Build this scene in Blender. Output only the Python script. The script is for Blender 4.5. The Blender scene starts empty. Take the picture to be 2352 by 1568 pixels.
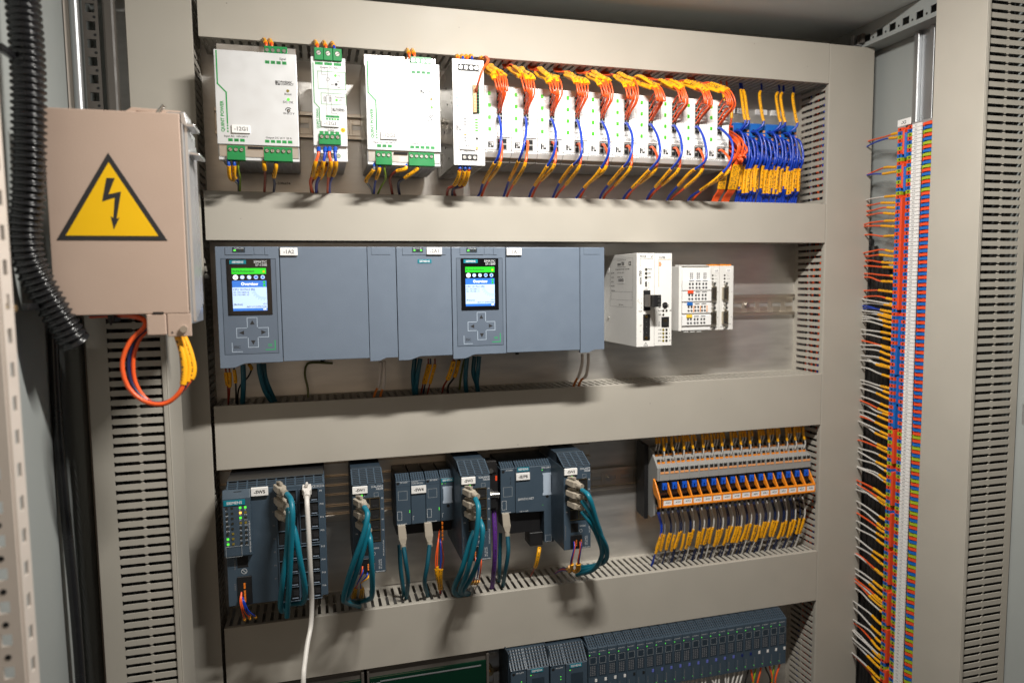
import bpy, bmesh, math, random
from mathutils import Vector, Matrix, Quaternion
random.seed(7)
scene = bpy.context.scene
COL = scene.collection
MM = 0.001

# ------------------------------------------------------------------ camera, world, lights
cam_d = bpy.data.cameras.new('camera'); cam = bpy.data.objects.new('camera', cam_d); COL.objects.link(cam)
Rc = ((0.96369, 0.26493503, 0.03333186), (-0.26677199, 0.96066894, 0.0771226), (-0.01158841, -0.08321428, 0.9964643))
Cc = (112.478, -1035.451, -45.641)
cam.matrix_world = Matrix(((Rc[0][0], Rc[0][2], -Rc[0][1], Cc[0]*MM), (Rc[1][0], Rc[1][2], -Rc[1][1], Cc[1]*MM),
                           (Rc[2][0], Rc[2][2], -Rc[2][1], Cc[2]*MM), (0, 0, 0, 1)))
cam_d.sensor_width = 36; cam_d.lens = 1623.26/2352*36
cam_d.clip_start = 0.02; cam_d.clip_end = 50
cam_d.dof.use_dof = True; cam_d.dof.focus_distance = 0.91; cam_d.dof.aperture_fstop = 3.8
scene.camera = cam
world = bpy.data.worlds.new('World'); scene.world = world; world.use_nodes = True
bg = world.node_tree.nodes['Background']; bg.inputs[0].default_value = (0.9, 0.95, 1.0, 1); bg.inputs[1].default_value = 0.045
def area(name, loc, aim, sx, sy, power, col):
    l = bpy.data.lights.new(name, 'AREA'); l.shape = 'RECTANGLE'; l.size = sx; l.size_y = sy; l.energy = power; l.color = col
    o = bpy.data.objects.new(name, l); COL.objects.link(o); o.location = Vector(loc)*MM
    d = (Vector(aim)-Vector(loc)).normalized()
    o.rotation_euler = d.to_track_quat('-Z', 'Y').to_euler(); return o
area('cabinet_strip_lamp', (412, -585, 435), (412, -480, -250), 0.224, 0.026, 13.0, (1.0, 0.965, 0.905))
area('room_fill', (-150, -2300, 250), (350, 0, -150), 1.6, 1.0, 4.2, (1.0, 0.74, 0.50))  # added broad warm fill from behind the camera, lifts the shadows
scene.view_settings.view_transform = 'Standard'; scene.view_settings.look = 'None'
scene.view_settings.exposure = 0.0; scene.view_settings.gamma = 1.0; scene.view_settings.use_curve_mapping = False
scene.cycles.max_bounces = 6; scene.cycles.diffuse_bounces = 3; scene.cycles.glossy_bounces = 3; scene.cycles.use_denoising = True; scene.cycles.denoising_prefilter = 'ACCURATE'; scene.cycles.denoising_input_passes = 'RGB_ALBEDO_NORMAL'

# ------------------------------------------------------------------ materials
MATS = {}
def mat(name, col, rough=0.45, metal=0.0, var=0.06, scale=60.0, bump=0.0, emit=None, stretch=None, spec=0.5, trans=0.0, coat=0.0, specks=0.0):
    m = bpy.data.materials.new(name); m.use_nodes = True; nt = m.node_tree; b = nt.nodes['Principled BSDF']
    b.inputs['Base Color'].default_value = (*col, 1); b.inputs['Roughness'].default_value = rough
    b.inputs['Metallic'].default_value = metal; b.inputs['Specular IOR Level'].default_value = spec
    if trans: b.inputs['Transmission Weight'].default_value = trans
    if coat: b.inputs['Coat Weight'].default_value = coat
    if emit:
        b.inputs['Emission Color'].default_value = (*emit[0], 1); b.inputs['Emission Strength'].default_value = emit[1]
    elif var or bump:
        g = nt.nodes.new('ShaderNodeNewGeometry')
        mp = nt.nodes.new('ShaderNodeMapping'); nt.links.new(g.outputs['Position'], mp.inputs['Vector'])
        if stretch: mp.inputs['Scale'].default_value = stretch
        n = nt.nodes.new('ShaderNodeTexNoise'); n.inputs['Scale'].default_value = scale; n.inputs['Detail'].default_value = 6
        nt.links.new(mp.outputs[0], n.inputs['Vector'])
        mx = nt.nodes.new('ShaderNodeMix'); mx.data_type = 'RGBA'
        mx.inputs[6].default_value = (*[max(0, c*(1-var)) for c in col], 1); mx.inputs[7].default_value = (*[min(1, c*(1+var)) for c in col], 1)
        nt.links.new(n.outputs[0], mx.inputs[0]); nt.links.new(mx.outputs[2], b.inputs['Base Color'])
        if specks:      # scattered dirt specks and rubbed patches
            n3 = nt.nodes.new('ShaderNodeTexVoronoi'); n3.inputs['Scale'].default_value = 34; n3.inputs['Randomness'].default_value = 1; nt.links.new(g.outputs['Position'], n3.inputs['Vector'])
            r3 = nt.nodes.new('ShaderNodeMapRange'); r3.inputs[1].default_value = .016; r3.inputs[2].default_value = .034; r3.inputs[3].default_value = 1; r3.inputs[4].default_value = 0; nt.links.new(n3.outputs['Distance'], r3.inputs[0])
            n4 = nt.nodes.new('ShaderNodeTexNoise'); n4.inputs['Scale'].default_value = 11; nt.links.new(g.outputs['Position'], n4.inputs['Vector'])
            r4 = nt.nodes.new('ShaderNodeMapRange'); r4.inputs[1].default_value = .52; r4.inputs[2].default_value = .6; r4.inputs[4].default_value = specks; nt.links.new(n4.outputs[0], r4.inputs[0])
            mu = nt.nodes.new('ShaderNodeMath'); mu.operation = 'MULTIPLY'; nt.links.new(r3.outputs[0], mu.inputs[0]); nt.links.new(r4.outputs[0], mu.inputs[1])
            mz = nt.nodes.new('ShaderNodeMix'); mz.data_type = 'RGBA'; mz.inputs[7].default_value = (.08, .07, .06, 1); nt.links.new(mx.outputs[2], mz.inputs[6]); nt.links.new(mu.outputs[0], mz.inputs[0]); nt.links.new(mz.outputs[2], b.inputs['Base Color'])
        mr = nt.nodes.new('ShaderNodeMapRange'); mr.inputs[1].default_value = .3; mr.inputs[2].default_value = .7
        mr.inputs[3].default_value = rough*0.85; mr.inputs[4].default_value = min(1, rough*1.18)
        nt.links.new(n.outputs[0], mr.inputs[0]); nt.links.new(mr.outputs[0], b.inputs['Roughness'])
        if bump:
            bp = nt.nodes.new('ShaderNodeBump'); bp.inputs['Strength'].default_value = bump; bp.inputs['Distance'].default_value = 0.0004
            n2 = nt.nodes.new('ShaderNodeTexNoise'); n2.inputs['Scale'].default_value = 900; nt.links.new(g.outputs['Position'], n2.inputs['Vector'])
            nt.links.new(n2.outputs[0], bp.inputs['Height']); nt.links.new(bp.outputs[0], b.inputs['Normal'])
    MATS[name] = m; return m
mat('duct_grey', (0.42, 0.392, 0.34), 0.5, var=0.07, scale=14, bump=.12, spec=0.28, specks=.7)
mat('wall_grey', (0.33, 0.35, 0.34), 0.5, var=0.05, scale=6, bump=.15)
mat('roof_grey', (0.70, 0.76, 0.76), 0.5, var=0.05, scale=6, bump=.15)
mat('galvanised', (0.66, 0.645, 0.62), 0.36, 0.8, var=0.26, scale=34, stretch=(.45, 1, 2.4))
mat('zinc', (0.42, 0.43, 0.44), 0.42, 0.9, var=0.1, scale=40, stretch=(1, 1, .1))
mat('rail_steel', (0.74, 0.68, 0.60), 0.33, 1.0, var=0.12, scale=50, stretch=(.1, 1, 1))
mat('psu_grey', (0.66, 0.67, 0.68), 0.38, 0.25, var=0.03)
mat('case_steel', (0.62, 0.61, 0.59), 0.3, 0.95, var=0.12, scale=45)
mat('white_plastic', (0.80, 0.80, 0.79), 0.4, var=0.02)
mat('cream_plastic', (0.74, 0.73, 0.70), 0.42, var=0.03)
mat('tag_white', (0.84, 0.83, 0.81), 0.35, var=0.02)
mat('green_plug', (0.012, 0.22, 0.06), 0.35, var=0.08)
mat('green_print', (0.015, 0.27, 0.06), 0.45, var=0)
mat('black', (0.012, 0.012, 0.013), 0.38, var=0.15)
mat('hole_black', (0.004, 0.004, 0.004), 0.8, var=0)
mat('ink', (0.018, 0.018, 0.02), 0.6, var=0)
mat('ink_grey', (0.20, 0.20, 0.21), 0.5, var=0)
mat('ink_white', (0.62, 0.64, 0.66), 0.5, var=0)
mat('ink_orange', (0.85, 0.25, 0.05), 0.5, var=0)
mat('plc_blue', (0.140, 0.176, 0.230), 0.4, var=0.04, bump=.3)
mat('plc_panel', (0.112, 0.142, 0.188), 0.42, var=0.04, bump=.2)
mat('net_blue', (0.048, 0.074, 0.103), 0.42, var=0.05, bump=.2)
mat('net_dark', (0.022, 0.036, 0.052), 0.45, var=0.06)
mat('teal_badge', (0.0, 0.19, 0.26), 0.4, var=0)
mat('pale_label', (0.42, 0.50, 0.60), 0.4, var=0.03)
mat('qr_grey', (0.30, 0.33, 0.35), 0.5, var=0.1)
mat('wire_orange', (0.82, 0.105, 0.02), 0.34, var=0.05)
mat('wire_blue', (0.008, 0.045, 0.40), 0.32, var=0.06)
mat('wire_navy', (0.008, 0.018, 0.07), 0.36, var=0.06)
mat('wire_darkred', (0.26, 0.032, 0.015), 0.36, var=0.06)
mat('wire_grey', (0.22, 0.22, 0.23), 0.4, var=0.05)
mat('wire_black', (0.015, 0.014, 0.014), 0.4, var=0.05)
mat('wire_earth', (0.22, 0.34, 0.02), 0.36, var=0.3, scale=120)
mat('wire_olive', (0.12, 0.14, 0.04), 0.4, var=0.2)
mat('wire_white', (0.62, 0.60, 0.57), 0.4, var=0.04)
mat('wire_fibre', (0.80, 0.24, 0.04), 0.4, var=0.05)
mat('fibre_sheath', (0.62, 0.54, 0.48), 0.45, var=0.05)
mat('sleeve', (0.86, 0.40, 0.006), 0.4, var=0.06)
mat('ferrule_blue', (0.008, 0.07, 0.42), 0.35, var=0.05)
mat('cable_teal', (0.004, 0.155, 0.225), 0.42, var=0.06)
mat('cable_teal_dark', (0.006, 0.085, 0.125), 0.42, var=0.06)
mat('cable_purple', (0.10, 0.022, 0.22), 0.42, var=0.05)
mat('cable_white', (0.66, 0.63, 0.59), 0.45, var=0.05)
mat('plug_beige', (0.38, 0.335, 0.27), 0.45, var=0.04)
mat('term_red', (0.78, 0.075, 0.02), 0.42, var=0.06)
mat('term_blue', (0.01, 0.13, 0.48), 0.42, var=0.06)
mat('term_green', (0.34, 0.44, 0.02), 0.42, var=0.15)
mat('term_gold', (0.80, 0.55, 0.05), 0.42, var=0.1)
mat('relay_grey', (0.30, 0.30, 0.29), 0.45, var=0.04)
mat('relay_orange', (0.86, 0.27, 0.015), 0.38, var=0.05)
mat('lever_blue', (0.01, 0.10, 0.62), 0.35, var=0.04)
mat('pusher_peach', (0.80, 0.36, 0.14), 0.42, var=0.05)
mat('box_beige', (0.47, 0.35, 0.28), 0.5, var=0.05, scale=18, bump=.4, specks=.6)
mat('sign_yellow', (0.86, 0.50, 0.0), 0.4, var=0.02)
mat('post_cream', (0.60, 0.53, 0.47), 0.5, var=0.04, bump=.2)
mat('aluminium', (0.62, 0.62, 0.63), 0.3, 0.8, var=0.1, scale=30, stretch=(1, 1, .1))
mat('conduit_black', (0.012, 0.012, 0.013), 0.24, var=0.15)
mat('brass', (0.55, 0.42, 0.22), 0.3, 1.0, var=0.1)
mat('connector_shell', (0.50, 0.45, 0.36), 0.28, 1.0, var=0.12)
mat('gold', (0.8, 0.5, 0.15), 0.25, 1.0, var=0)
mat('screw_zinc', (0.6, 0.59, 0.56), 0.3, 1.0, var=0.15)
mat('red_dot', (0.35, 0.03, 0.02), 0.4, var=0)
mat('box_grey', (0.09, 0.08, 0.07), 0.45, var=0.05)
mat('dark_green_glass', (0.0, 0.022, 0.009), 0.08, var=0, trans=0.0, coat=.5)
mat('led_green', (0.1, 0.6, 0.05), 0.3, emit=((0.10, 0.85, 0.06), 0.9))
mat('led_green_dim', (0.06, 0.40, 0.02), 0.3, emit=((0.07, 0.50, 0.01), 0.35))
mat('led_amber', (0.8, 0.4, 0.05), 0.3, emit=((1.0, 0.45, 0.08), 1.8))
mat('led_off', (0.03, 0.028, 0.02), 0.3, var=0)
mat('led_olive', (0.22, 0.17, 0.03), 0.3, var=0)
mat('lcd_white', (0.3, 0.4, 0.6), 0.2, emit=((0.50, 0.66, 0.95), 0.85))
mat('lcd_gear', (0.3, 0.4, 0.6), 0.2, emit=((0.34, 0.50, 0.88), 0.85))
mat('lcd_blue', (0.02, 0.1, 0.4), 0.2, emit=((0.04, 0.17, 0.55), 0.8))
mat('lcd_green', (0.02, 0.4, 0.02), 0.2, emit=((0.02, 0.55, 0.02), 0.8))
mat('lcd_black', (0.005, 0.005, 0.006), 0.15, var=0)
mat('lcd_text_white', (0.8, 0.8, 0.9), 0.3, emit=((0.9, 0.95, 1.0), 0.9))
mat('orange_lamp', (0.85, 0.22, 0.02), 0.4, var=0)
mat('io_violet', (0.13, 0.16, 0.55), 0.4, var=0)
mat('io_navy', (0.01, 0.02, 0.14), 0.4, var=0)

# ------------------------------------------------------------------ mesh builder (millimetres)
_TXT = {}
def text_geo(s, bold=False):
    k = (s, bold)
    if k not in _TXT:
        c = bpy.data.curves.new('tmp_text', 'FONT'); c.body = s; c.size = 1.0; c.resolution_u = 2
        c.offset = 0.03 if bold else 0.012
        o = bpy.data.objects.new('tmp_text', c); COL.objects.link(o)
        dg = bpy.context.evaluated_depsgraph_get(); me = bpy.data.meshes.new_from_object(o.evaluated_get(dg))
        vs = [tuple(v.co) for v in me.vertices]; fs = [tuple(p.vertices) for p in me.polygons]
        bpy.data.objects.remove(o); bpy.data.curves.remove(c); bpy.data.meshes.remove(me)
        w = max([v[0] for v in vs] or [0])
        _TXT[k] = (vs, fs, w)
    return _TXT[k]

def spline(pts, n=6):
    P = [Vector(p) for p in pts]
    if len(P) < 3: return P
    Q = [P[0]*2-P[1]] + P + [P[-1]*2-P[-2]]
    out = []
    for i in range(1, len(Q)-2):
        a, b, c, d = Q[i-1], Q[i], Q[i+1], Q[i+2]
        for k in range(n):
            t = k/n
            out.append(0.5*((2*b)+(c-a)*t+(2*a-5*b+4*c-d)*t*t+(3*b-a-3*c+d)*t**3))
    out.append(P[-1]); return out

class MB:
    def __init__(s): s.v = []; s.f = []; s.m = []; s.sm = []; s.names = []
    def mi(s, m):
        if m not in s.names: s.names.append(m)
        return s.names.index(m)
    def add(s, vs, fs, m, smooth=False):
        o = len(s.v); s.v += [tuple(v) for v in vs]; k = s.mi(m)
        for f in fs: s.f.append(tuple(i+o for i in f)); s.m.append(k); s.sm.append(smooth)
        return s
    def box(s, x0, x1, y0, y1, z0, z1, m):
        x0, x1 = sorted((x0, x1)); y0, y1 = sorted((y0, y1)); z0, z1 = sorted((z0, z1))
        return s.add([(x0,y0,z0),(x1,y0,z0),(x1,y1,z0),(x0,y1,z0),(x0,y0,z1),(x1,y0,z1),(x1,y1,z1),(x0,y1,z1)],
              [(0,3,2,1),(4,5,6,7),(0,1,5,4),(1,2,6,5),(2,3,7,6),(3,0,4,7)], m)
    def prism(s, pts, ax, a, b, m):
        n = len(pts)
        def q(p, t): return (t, p[0], p[1]) if ax == 'x' else (p[0], t, p[1]) if ax == 'y' else (p[0], p[1], t)
        vs = [q(p, a) for p in pts]+[q(p, b) for p in pts]
        fs = [tuple(range(n-1, -1, -1)), tuple(range(n, 2*n))]+[(i, (i+1) % n, (i+1) % n+n, i+n) for i in range(n)]
        return s.add(vs, fs, m)
    def poly(s, pts, m): return s.add(pts, [tuple(range(len(pts)))], m)
    def cyl(s, p0, p1, r, m, n=12, r1=None, caps=True):
        p0, p1 = Vector(p0), Vector(p1); r1 = r if r1 is None else r1
        d = (p1-p0).normalized(); a = d.orthogonal().normalized(); b = d.cross(a)
        c = [(math.cos(2*math.pi*i/n), math.sin(2*math.pi*i/n)) for i in range(n)]
        A = [p0+(a*x+b*y)*r for x, y in c]; B = [p1+(a*x+b*y)*r1 for x, y in c]
        s.add(A+B, [(i, (i+1) % n, (i+1) % n+n, i+n) for i in range(n)], m, True)
        if caps:
            s.add(A, [tuple(range(n-1, -1, -1))], m); s.add(B, [tuple(range(n))], m)
        return s
    def tube(s, path, r, m, n=8, flat=1.0):
        P = [Vector(p) for p in path]; N = len(P)
        T = [(P[min(i+1, N-1)]-P[max(i-1, 0)]).normalized() for i in range(N)]
        a = T[0].cross(Vector((0, 1, 0)))
        a = a.normalized() if a.length > 1e-3 else T[0].orthogonal().normalized()
        vs = []; fs = []
        for i in range(N):
            a = (a-T[i]*a.dot(T[i])); a = a.normalized() if a.length > 1e-6 else T[i].orthogonal().normalized()
            b = T[i].cross(a); rr = r[i] if isinstance(r, (list, tuple)) else r
            vs += [P[i]+(a*math.cos(2*math.pi*k/n)+b*math.sin(2*math.pi*k/n)*flat)*rr for k in range(n)]
            if i: fs += [((i-1)*n+k, (i-1)*n+(k+1) % n, i*n+(k+1) % n, i*n+k) for k in range(n)]
        s.add(vs, fs, m, True)
        s.add(vs[:n], [tuple(range(n-1, -1, -1))], m); s.add(vs[-n:], [tuple(range(n))], m)
        return s
    def text(s, t, x, z, h, m, y=-0.15, al='L', bold=False, M=None, rot=0, wmax=None):
        vs, fs, w = text_geo(t, bold); k = h/0.70; kx = k
        if wmax and w*k > wmax: kx = wmax/w
        off = {'L': 0, 'C': -w*kx/2, 'R': -w*kx}[al]
        c, sn = math.cos(rot), math.sin(rot); out = []
        for a, b, _ in vs:
            a, b = a*kx+off, b*k
            if M: out.append(M @ Vector((a, b, 0)))
            else: out.append((x+a*c-b*sn, y, z+a*sn+b*c))
        return s.add(out, fs, m)
    def rect(s, x0, x1, z0, z1, y, m): return s.add([(x0,y,z0),(x1,y,z0),(x1,y,z1),(x0,y,z1)], [(0,1,2,3)], m)
    def disc(s, x, z, r, y, m, n=16): return s.add([(x+r*math.cos(2*math.pi*i/n), y, z+r*math.sin(2*math.pi*i/n)) for i in range(n)], [tuple(range(n))], m)
    def line(s, pts, w, y, m):   # printed stroke on a front face
        for (x0, z0), (x1, z1) in zip(pts, pts[1:]):
            d = Vector((x1-x0, z1-z0)); L = d.length or 1; d /= L; nx, nz = -d.y*w/2, d.x*w/2; ex, ez = d.x*w/2, d.y*w/2
            s.add([(x0-ex+nx,y,z0-ez+nz),(x1+ex+nx,y,z1+ez+nz),(x1+ex-nx,y,z1+ez-nz),(x0-ex-nx,y,z0-ez-nz)], [(0,1,2,3)], m)
            y -= 0.01
        return s
    def frame(s, x0, x1, z0, z1, w, y, m): return s.line([(x0,z0),(x1,z0),(x1,z1),(x0,z1),(x0,z0)], w, y, m)
    def build(s, name, parent=None, bevel=0, seg=2, origin=(0, 0, 0)):
        me = bpy.data.meshes.new(name); ox, oy, oz = origin
        me.from_pydata([((x-ox)*MM, (y-oy)*MM, (z-oz)*MM) for x, y, z in s.v], [], s.f)
        for n in s.names: me.materials.append(MATS[n])
        me.polygons.foreach_set('material_index', s.m); me.polygons.foreach_set('use_smooth', s.sm); me.update()
        o = bpy.data.objects.new(name, me); COL.objects.link(o)
        if parent: o.parent = parent
        else: o.location = Vector(origin)*MM
        if bevel:
            b = o.modifiers.new('bevel', 'BEVEL'); b.width = bevel*MM; b.segments = seg; b.limit_method = 'ANGLE'; b.angle_limit = math.radians(40)
            b.harden_normals = False
        return o
def tag(o, label, cat, group=None, kind=None):
    o['label'] = label; o['category'] = cat
    if group: o['group'] = group
    if kind: o['kind'] = kind
    return o
def thing(name, label, cat, loc, group=None):
    o = bpy.data.objects.new(name, None); COL.objects.link(o); o.location = Vector(loc)*MM; o.empty_display_size = .01
    return tag(o, label, cat, group)
def struct(name, mb, label, bevel=0):
    o = mb.build(name, None, bevel); o['kind'] = 'structure'; o['label'] = label; o['category'] = name.split('_')[-1]; return o
def dup(root, loc, label=None, group=None):
    r = root.copy(); COL.objects.link(r); r.location = Vector(loc)*MM
    if label: r['label'] = label
    if group: r['group'] = group
    for ch in list(root.children):
        c = ch.copy(); COL.objects.link(c); c.parent = r
        for g in list(ch.children):
            d = g.copy(); COL.objects.link(d); d.parent = c
    return r
ORD = ['first','second','third','fourth','fifth','sixth','seventh','eighth','ninth','tenth','eleventh','twelfth','thirteenth','fourteenth','fifteenth','sixteenth','seventeenth','eighteenth','nineteenth','twentieth','twenty-first','twenty-second']

def printed(mb, pts, r, rng):    # rows of dark marks printed along a sleeve, on the side that faces out of the cabinet
    L = sum((b-a).length for a, b in zip(pts, pts[1:]))
    if L < 15: return
    pos = 2.0; acc = 0; i = 0; side = rng.choice((-.4, 0, .35))*r
    while pos < L-2:
        step = rng.choice((.8, 1.0, 1.3))
        while i < len(pts)-2 and acc+(pts[i+1]-pts[i]).length < pos: acc += (pts[i+1]-pts[i]).length; i += 1
        d = (pts[i+1]-pts[i]); l = d.length or 1; d = d/l; p = pts[i]+d*(pos-acc)
        nrm = Vector((-.25, -1, .1)); nrm = (nrm-d*nrm.dot(d)).normalized(); w = d.cross(nrm)
        c = p+nrm*(r*1.03+.05)+w*side*.5; hh = r*.27*rng.choice((1, 1, .6))
        if rng.random() < .42:
            a = d*step*.36
            mb.add([c-a-w*hh, c+a-w*hh, c+a+w*hh, c-a+w*hh], [(0, 1, 2, 3)], 'ink')
        pos += step*1.05
def wire(name, label, cat, group, m, r, pts, sleeves=(), n=8, sub=6, flat=1.0):
    P = spline(pts, sub); mb = MB(); mb.tube(P, r, m, n); o = mb.build(name, None, origin=pts[0]); tag(o, label, cat, group)
    if name == 'bus_cable':
        s = MB(); printed(s, P, r, random.Random(4)); s.build('jacket_print', o, origin=pts[0])
    N = len(P)-1; rng = random.Random(hash(label+str(pts[0])) if False else int(abs(pts[0][0]*31+pts[0][2]*17+pts[-1][0]*7)))
    for a, b, sm, sr in sleeves:
        i0, i1 = int(a*N), max(int(a*N)+1, int(round(b*N))); q = P[i0:i1+1]
        s = MB(); s.tube(q, sr, sm, n+2, flat)
        if sm == 'sleeve': printed(s, q, sr, rng)
        s.build({'sleeve': 'marker_sleeve', 'ferrule_blue': 'ferrule', 'fibre_sheath': 'sheath'}.get(sm, 'sleeve'), o, origin=pts[0])
    return o
# ------------------------------------------------------------------ cabinet shell
struct('wall_back', MB().box(-152, 997, 4, 7, -1000, 352, 'wall_grey'), 'grey sheet steel back of the cabinet')
struct('wall_left', MB().box(-155, -152, -520, 7, -1000, 352, 'wall_grey'), 'grey sheet steel left side of the cabinet')
struct('wall_right', MB().box(997, 1000, -520, 7, -1000, 352, 'wall_grey'), 'grey sheet steel right side of the cabinet')
struct('ceiling', MB().box(-175, 1000, -195, 7, 352, 355, 'roof_grey'), 'dark grey sheet steel roof of the cabinet')
mp = MB().box(-128, 985, 0, 3, -1000, 330, 'galvanised')
for x, z, s in ((110, 92, 'R-5086694'),):
    mp.text(s, 62, 92, 3.4, 'ink', y=-.2)
tag(mp.build('mounting_plate'), 'brushed galvanised mounting plate behind all the devices', 'mounting plate')

# ------------------------------------------------------------------ slotted cable ducts
PITCH = 10.34
def fingers(mb, L0, L1, d0, d1, D, place, m, th=1.4, sw=4.2):
    """slotted wall: t runs along the duct, d from its base to its lid; slots between d0 and d1"""
    def slab(pts):
        n = len(pts); vs = [place(t, d, 0) for t, d in pts]+[place(t, d, th) for t, d in pts]
        mb.add(vs, [tuple(range(n)), tuple(range(2*n-1, n-1, -1))]+[(i, i+n, (i+1) % n+n, (i+1) % n) for i in range(n)], m)
    slab([(L0, 0), (L1, 0), (L1, d0), (L0, d0)]); slab([(L0, d1), (L1, d1), (L1, D), (L0, D)])
    dm = (d0+d1)/2; n = int((L1-L0)/PITCH); st = L0+((L1-L0)-n*PITCH)/2
    ed = [L0]+[st+PITCH*(k+.5) for k in range(n)]+[L1]
    for k in range(len(ed)-1):
        a = ed[k]+(sw/2 if k else 0); b = ed[k+1]-(sw/2 if k < len(ed)-2 else 0); c = 1.3
        slab([(a+.9, d0), (b-.9, d0), (b, d0+2), (b, dm-2.5), (b+c, dm-.8), (b+c, dm+.8), (b, dm+2.5), (b, d1-2), (b-.9, d1),
              (a+.9, d1), (a, d1-2), (a, dm+2.5), (a-c, dm+.8), (a-c, dm-.8), (a, dm-2.5), (a, d0+2)])
def duct(label, lid_box, walls, group='beige cable ducts'):
    x0, x1, y0, y1, z0, z1 = lid_box['box']
    r = thing('cable_duct', label, 'cable duct', (0, 0, 0), group)
    mb = MB(); mb.box(x0, x1, y0, y1, z0, z1, 'duct_grey')
    for b in lid_box.get('lips', ()): mb.box(*b, 'duct_grey')
    mb.build('lid', r, .9, 3)
    for L0, L1, d0, d1, D, place in walls:
        w = MB(); fingers(w, L0, L1, d0, d1, D, place, 'duct_grey'); w.build('slotted_wall', r)
    return r
def hduct(label, x0, x1, z0, z1, D=77):
    top = lambda t, d, h: (t, -d, z1-1.8-h)
    bot = lambda t, d, h: (t, -d, z0+1.8+h)
    return duct(label, dict(box=(x0, x1, -D, -D+1.6, z0, z1), lips=((x0, x1, -D+1.6, -D+7, z1-1.5, z1-.1), (x0, x1, -D+1.6, -D+7, z0+.1, z0+1.5))),
                [(x0, x1, 9, 66, D-1.7, top), (x0, x1, 9, 66, D-1.7, bot)])
def vduct(label, x0, x1, z0, z1, D=77):
    lf = lambda t, d, h: (x0+1.8+h, -d, t)
    rt = lambda t, d, h: (x1-1.8-h, -d, t)
    return duct(label, dict(box=(x0, x1, -D, -D+1.6, z0, z1), lips=((x0+.1, x0+1.5, -D+1.6, -D+7, z0, z1), (x1-1.5, x1-.1, -D+1.6, -D+7, z0, z1))),
                [(z0, z1, 9, 66, D-1.7, lf), (z0, z1, 9, 66, D-1.7, rt)])
hduct('topmost wide horizontal duct running under the dark roof', -15.5, 894.8, 257.6, 318.0)
hduct('horizontal duct between the power supplies and the controllers', -18, 894.8, 11.1, 72.3)
hduct('horizontal duct between the controllers and the network switches', -18, 894.8, -281.5, -198.4)
hduct('lowest horizontal duct with the white cable hanging over it', -18, 894.8, -576.4, -492.1)
vduct('upright duct on the left of the mounting plate, behind the warning box', -95, -22, -1000, 322)
vduct('upright duct on the right of the mounting plate, beside the coloured terminal strip', 895.6, 979, -1000, 317.6)
# ducts on the side walls: lids face into the cabinet, slotted sides face out
duct('slotted upright duct on the left side wall below the warning box', dict(box=(-47.6, -46, -199, -128, -1000, 40), lips=((-52, -47.6, -199.1, -197.6, -1000, 40), (-52, -47.6, -129.4, -128, -1000, 40))),
     [(-1000, 40, 20, 73.5, 76.5, lambda t, d, h: (-124+d, -197.4+h, t)), (-1000, 40, 20, 73.5, 76.5, lambda t, d, h: (-124+d, -129.6-h, t))])
duct('slotted upright duct at the right edge beside the coloured terminal strip', dict(box=(917, 918.6, -328, -252, -1000, 352), lips=((918.6, 923, -328.1, -326.6, -1000, 352), (918.6, 923, -253.4, -252, -1000, 352))),
     [(-1000, 352, 10, 73.5, 76.5, lambda t, d, h: (995-d, -326.4+h, t)), (-1000, 352, 10, 73.5, 76.5, lambda t, d, h: (995-d, -253.6-h, t))])
# loose wires inside the right upright duct, seen through its slots
DW = 'wires bundled inside the right upright duct'
for i in range(16):
    c = ['wire_orange', 'wire_orange', 'wire_blue', 'wire_darkred', 'wire_navy', 'wire_black'][i % 6]
    x = 906+random.random()*18; y = -12-random.random()*50
    pts = [(x+random.uniform(-4, 4), y+random.uniform(-7, 7), z) for z in range(255, -800, -95)]
    wire('duct_wire', {'wire_orange': 'orange', 'wire_blue': 'blue', 'wire_darkred': 'dark red', 'wire_navy': 'navy', 'wire_black': 'black'}[c]+' wire running down inside the right upright duct', 'wire', DW, c, 1.6, pts, n=6, sub=3)

for i in range(9):  # added black cables packing the wall ducts so their slots look dark
    for side_, (xa, xb, ya, yb) in (('left', (-112, -60, -186, -140)), ('right', (936, 986, -314, -266))):
        x = xa+(xb-xa)*((i % 3)+.5)/3; y = ya+(yb-ya)*((i//3)+.5)/3
        pts = [(x+random.uniform(-5, 5), y+random.uniform(-5, 5), z) for z in range(345 if side_ == 'right' else 30, -900, -110)]
        wire('dark_filler_cable', 'black filler cable added to darken the slots of the %s wall duct' % side_, 'cable', 'black filler cables added inside the %s wall duct' % side_, 'wire_black', 8.5, pts, n=8, sub=3)

# ------------------------------------------------------------------ DIN rails
def rail(label, x0, x1, zc, slots=True, h=17.5, dep=7.5, yb=-.5):
    r = thing('din_rail', label, 'DIN rail', ((x0), yb, zc), 'steel DIN rails')
    mb = MB(); L = x1-x0; b = h-4.5
    for s in (1, -1):
        mb.box(0, L, -dep, -dep+1.1, s*h, s*(b-.5), 'rail_steel'); mb.box(0, L, -dep+1.1, -1.1, s*b, s*(b-1.1), 'rail_steel')
    seg = 25.0; x = 0
    while x < L:
        e = min(L, x+seg); a, c = x+4, min(e, x+21)
        if slots and c-a > 12:
            mb.box(x, a, -1.1, 0, -b, b, 'rail_steel'); mb.box(c, e, -1.1, 0, -b, b, 'rail_steel') if e > c else None
            mb.box(a, c, -1.1, 0, 3.1, b, 'rail_steel'); mb.box(a, c, -1.1, 0, -b, -3.1, 'rail_steel')
        else: mb.box(x, e, -1.1, 0, -b, b, 'rail_steel')
        x = e
    mb.build('rail', r, .4, 1); return r
rr = rail('steel DIN rail behind the power supplies in the top row', -10, 894, 172.5)
mb = MB()
mb.cyl((30, -1.5, 0), (30, -4, 0), 3.2, 'screw_zinc', 16); mb.build('screw', rr)
rr = rail('steel DIN rail right of the white interface modules', 600, 894, -88)
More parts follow.
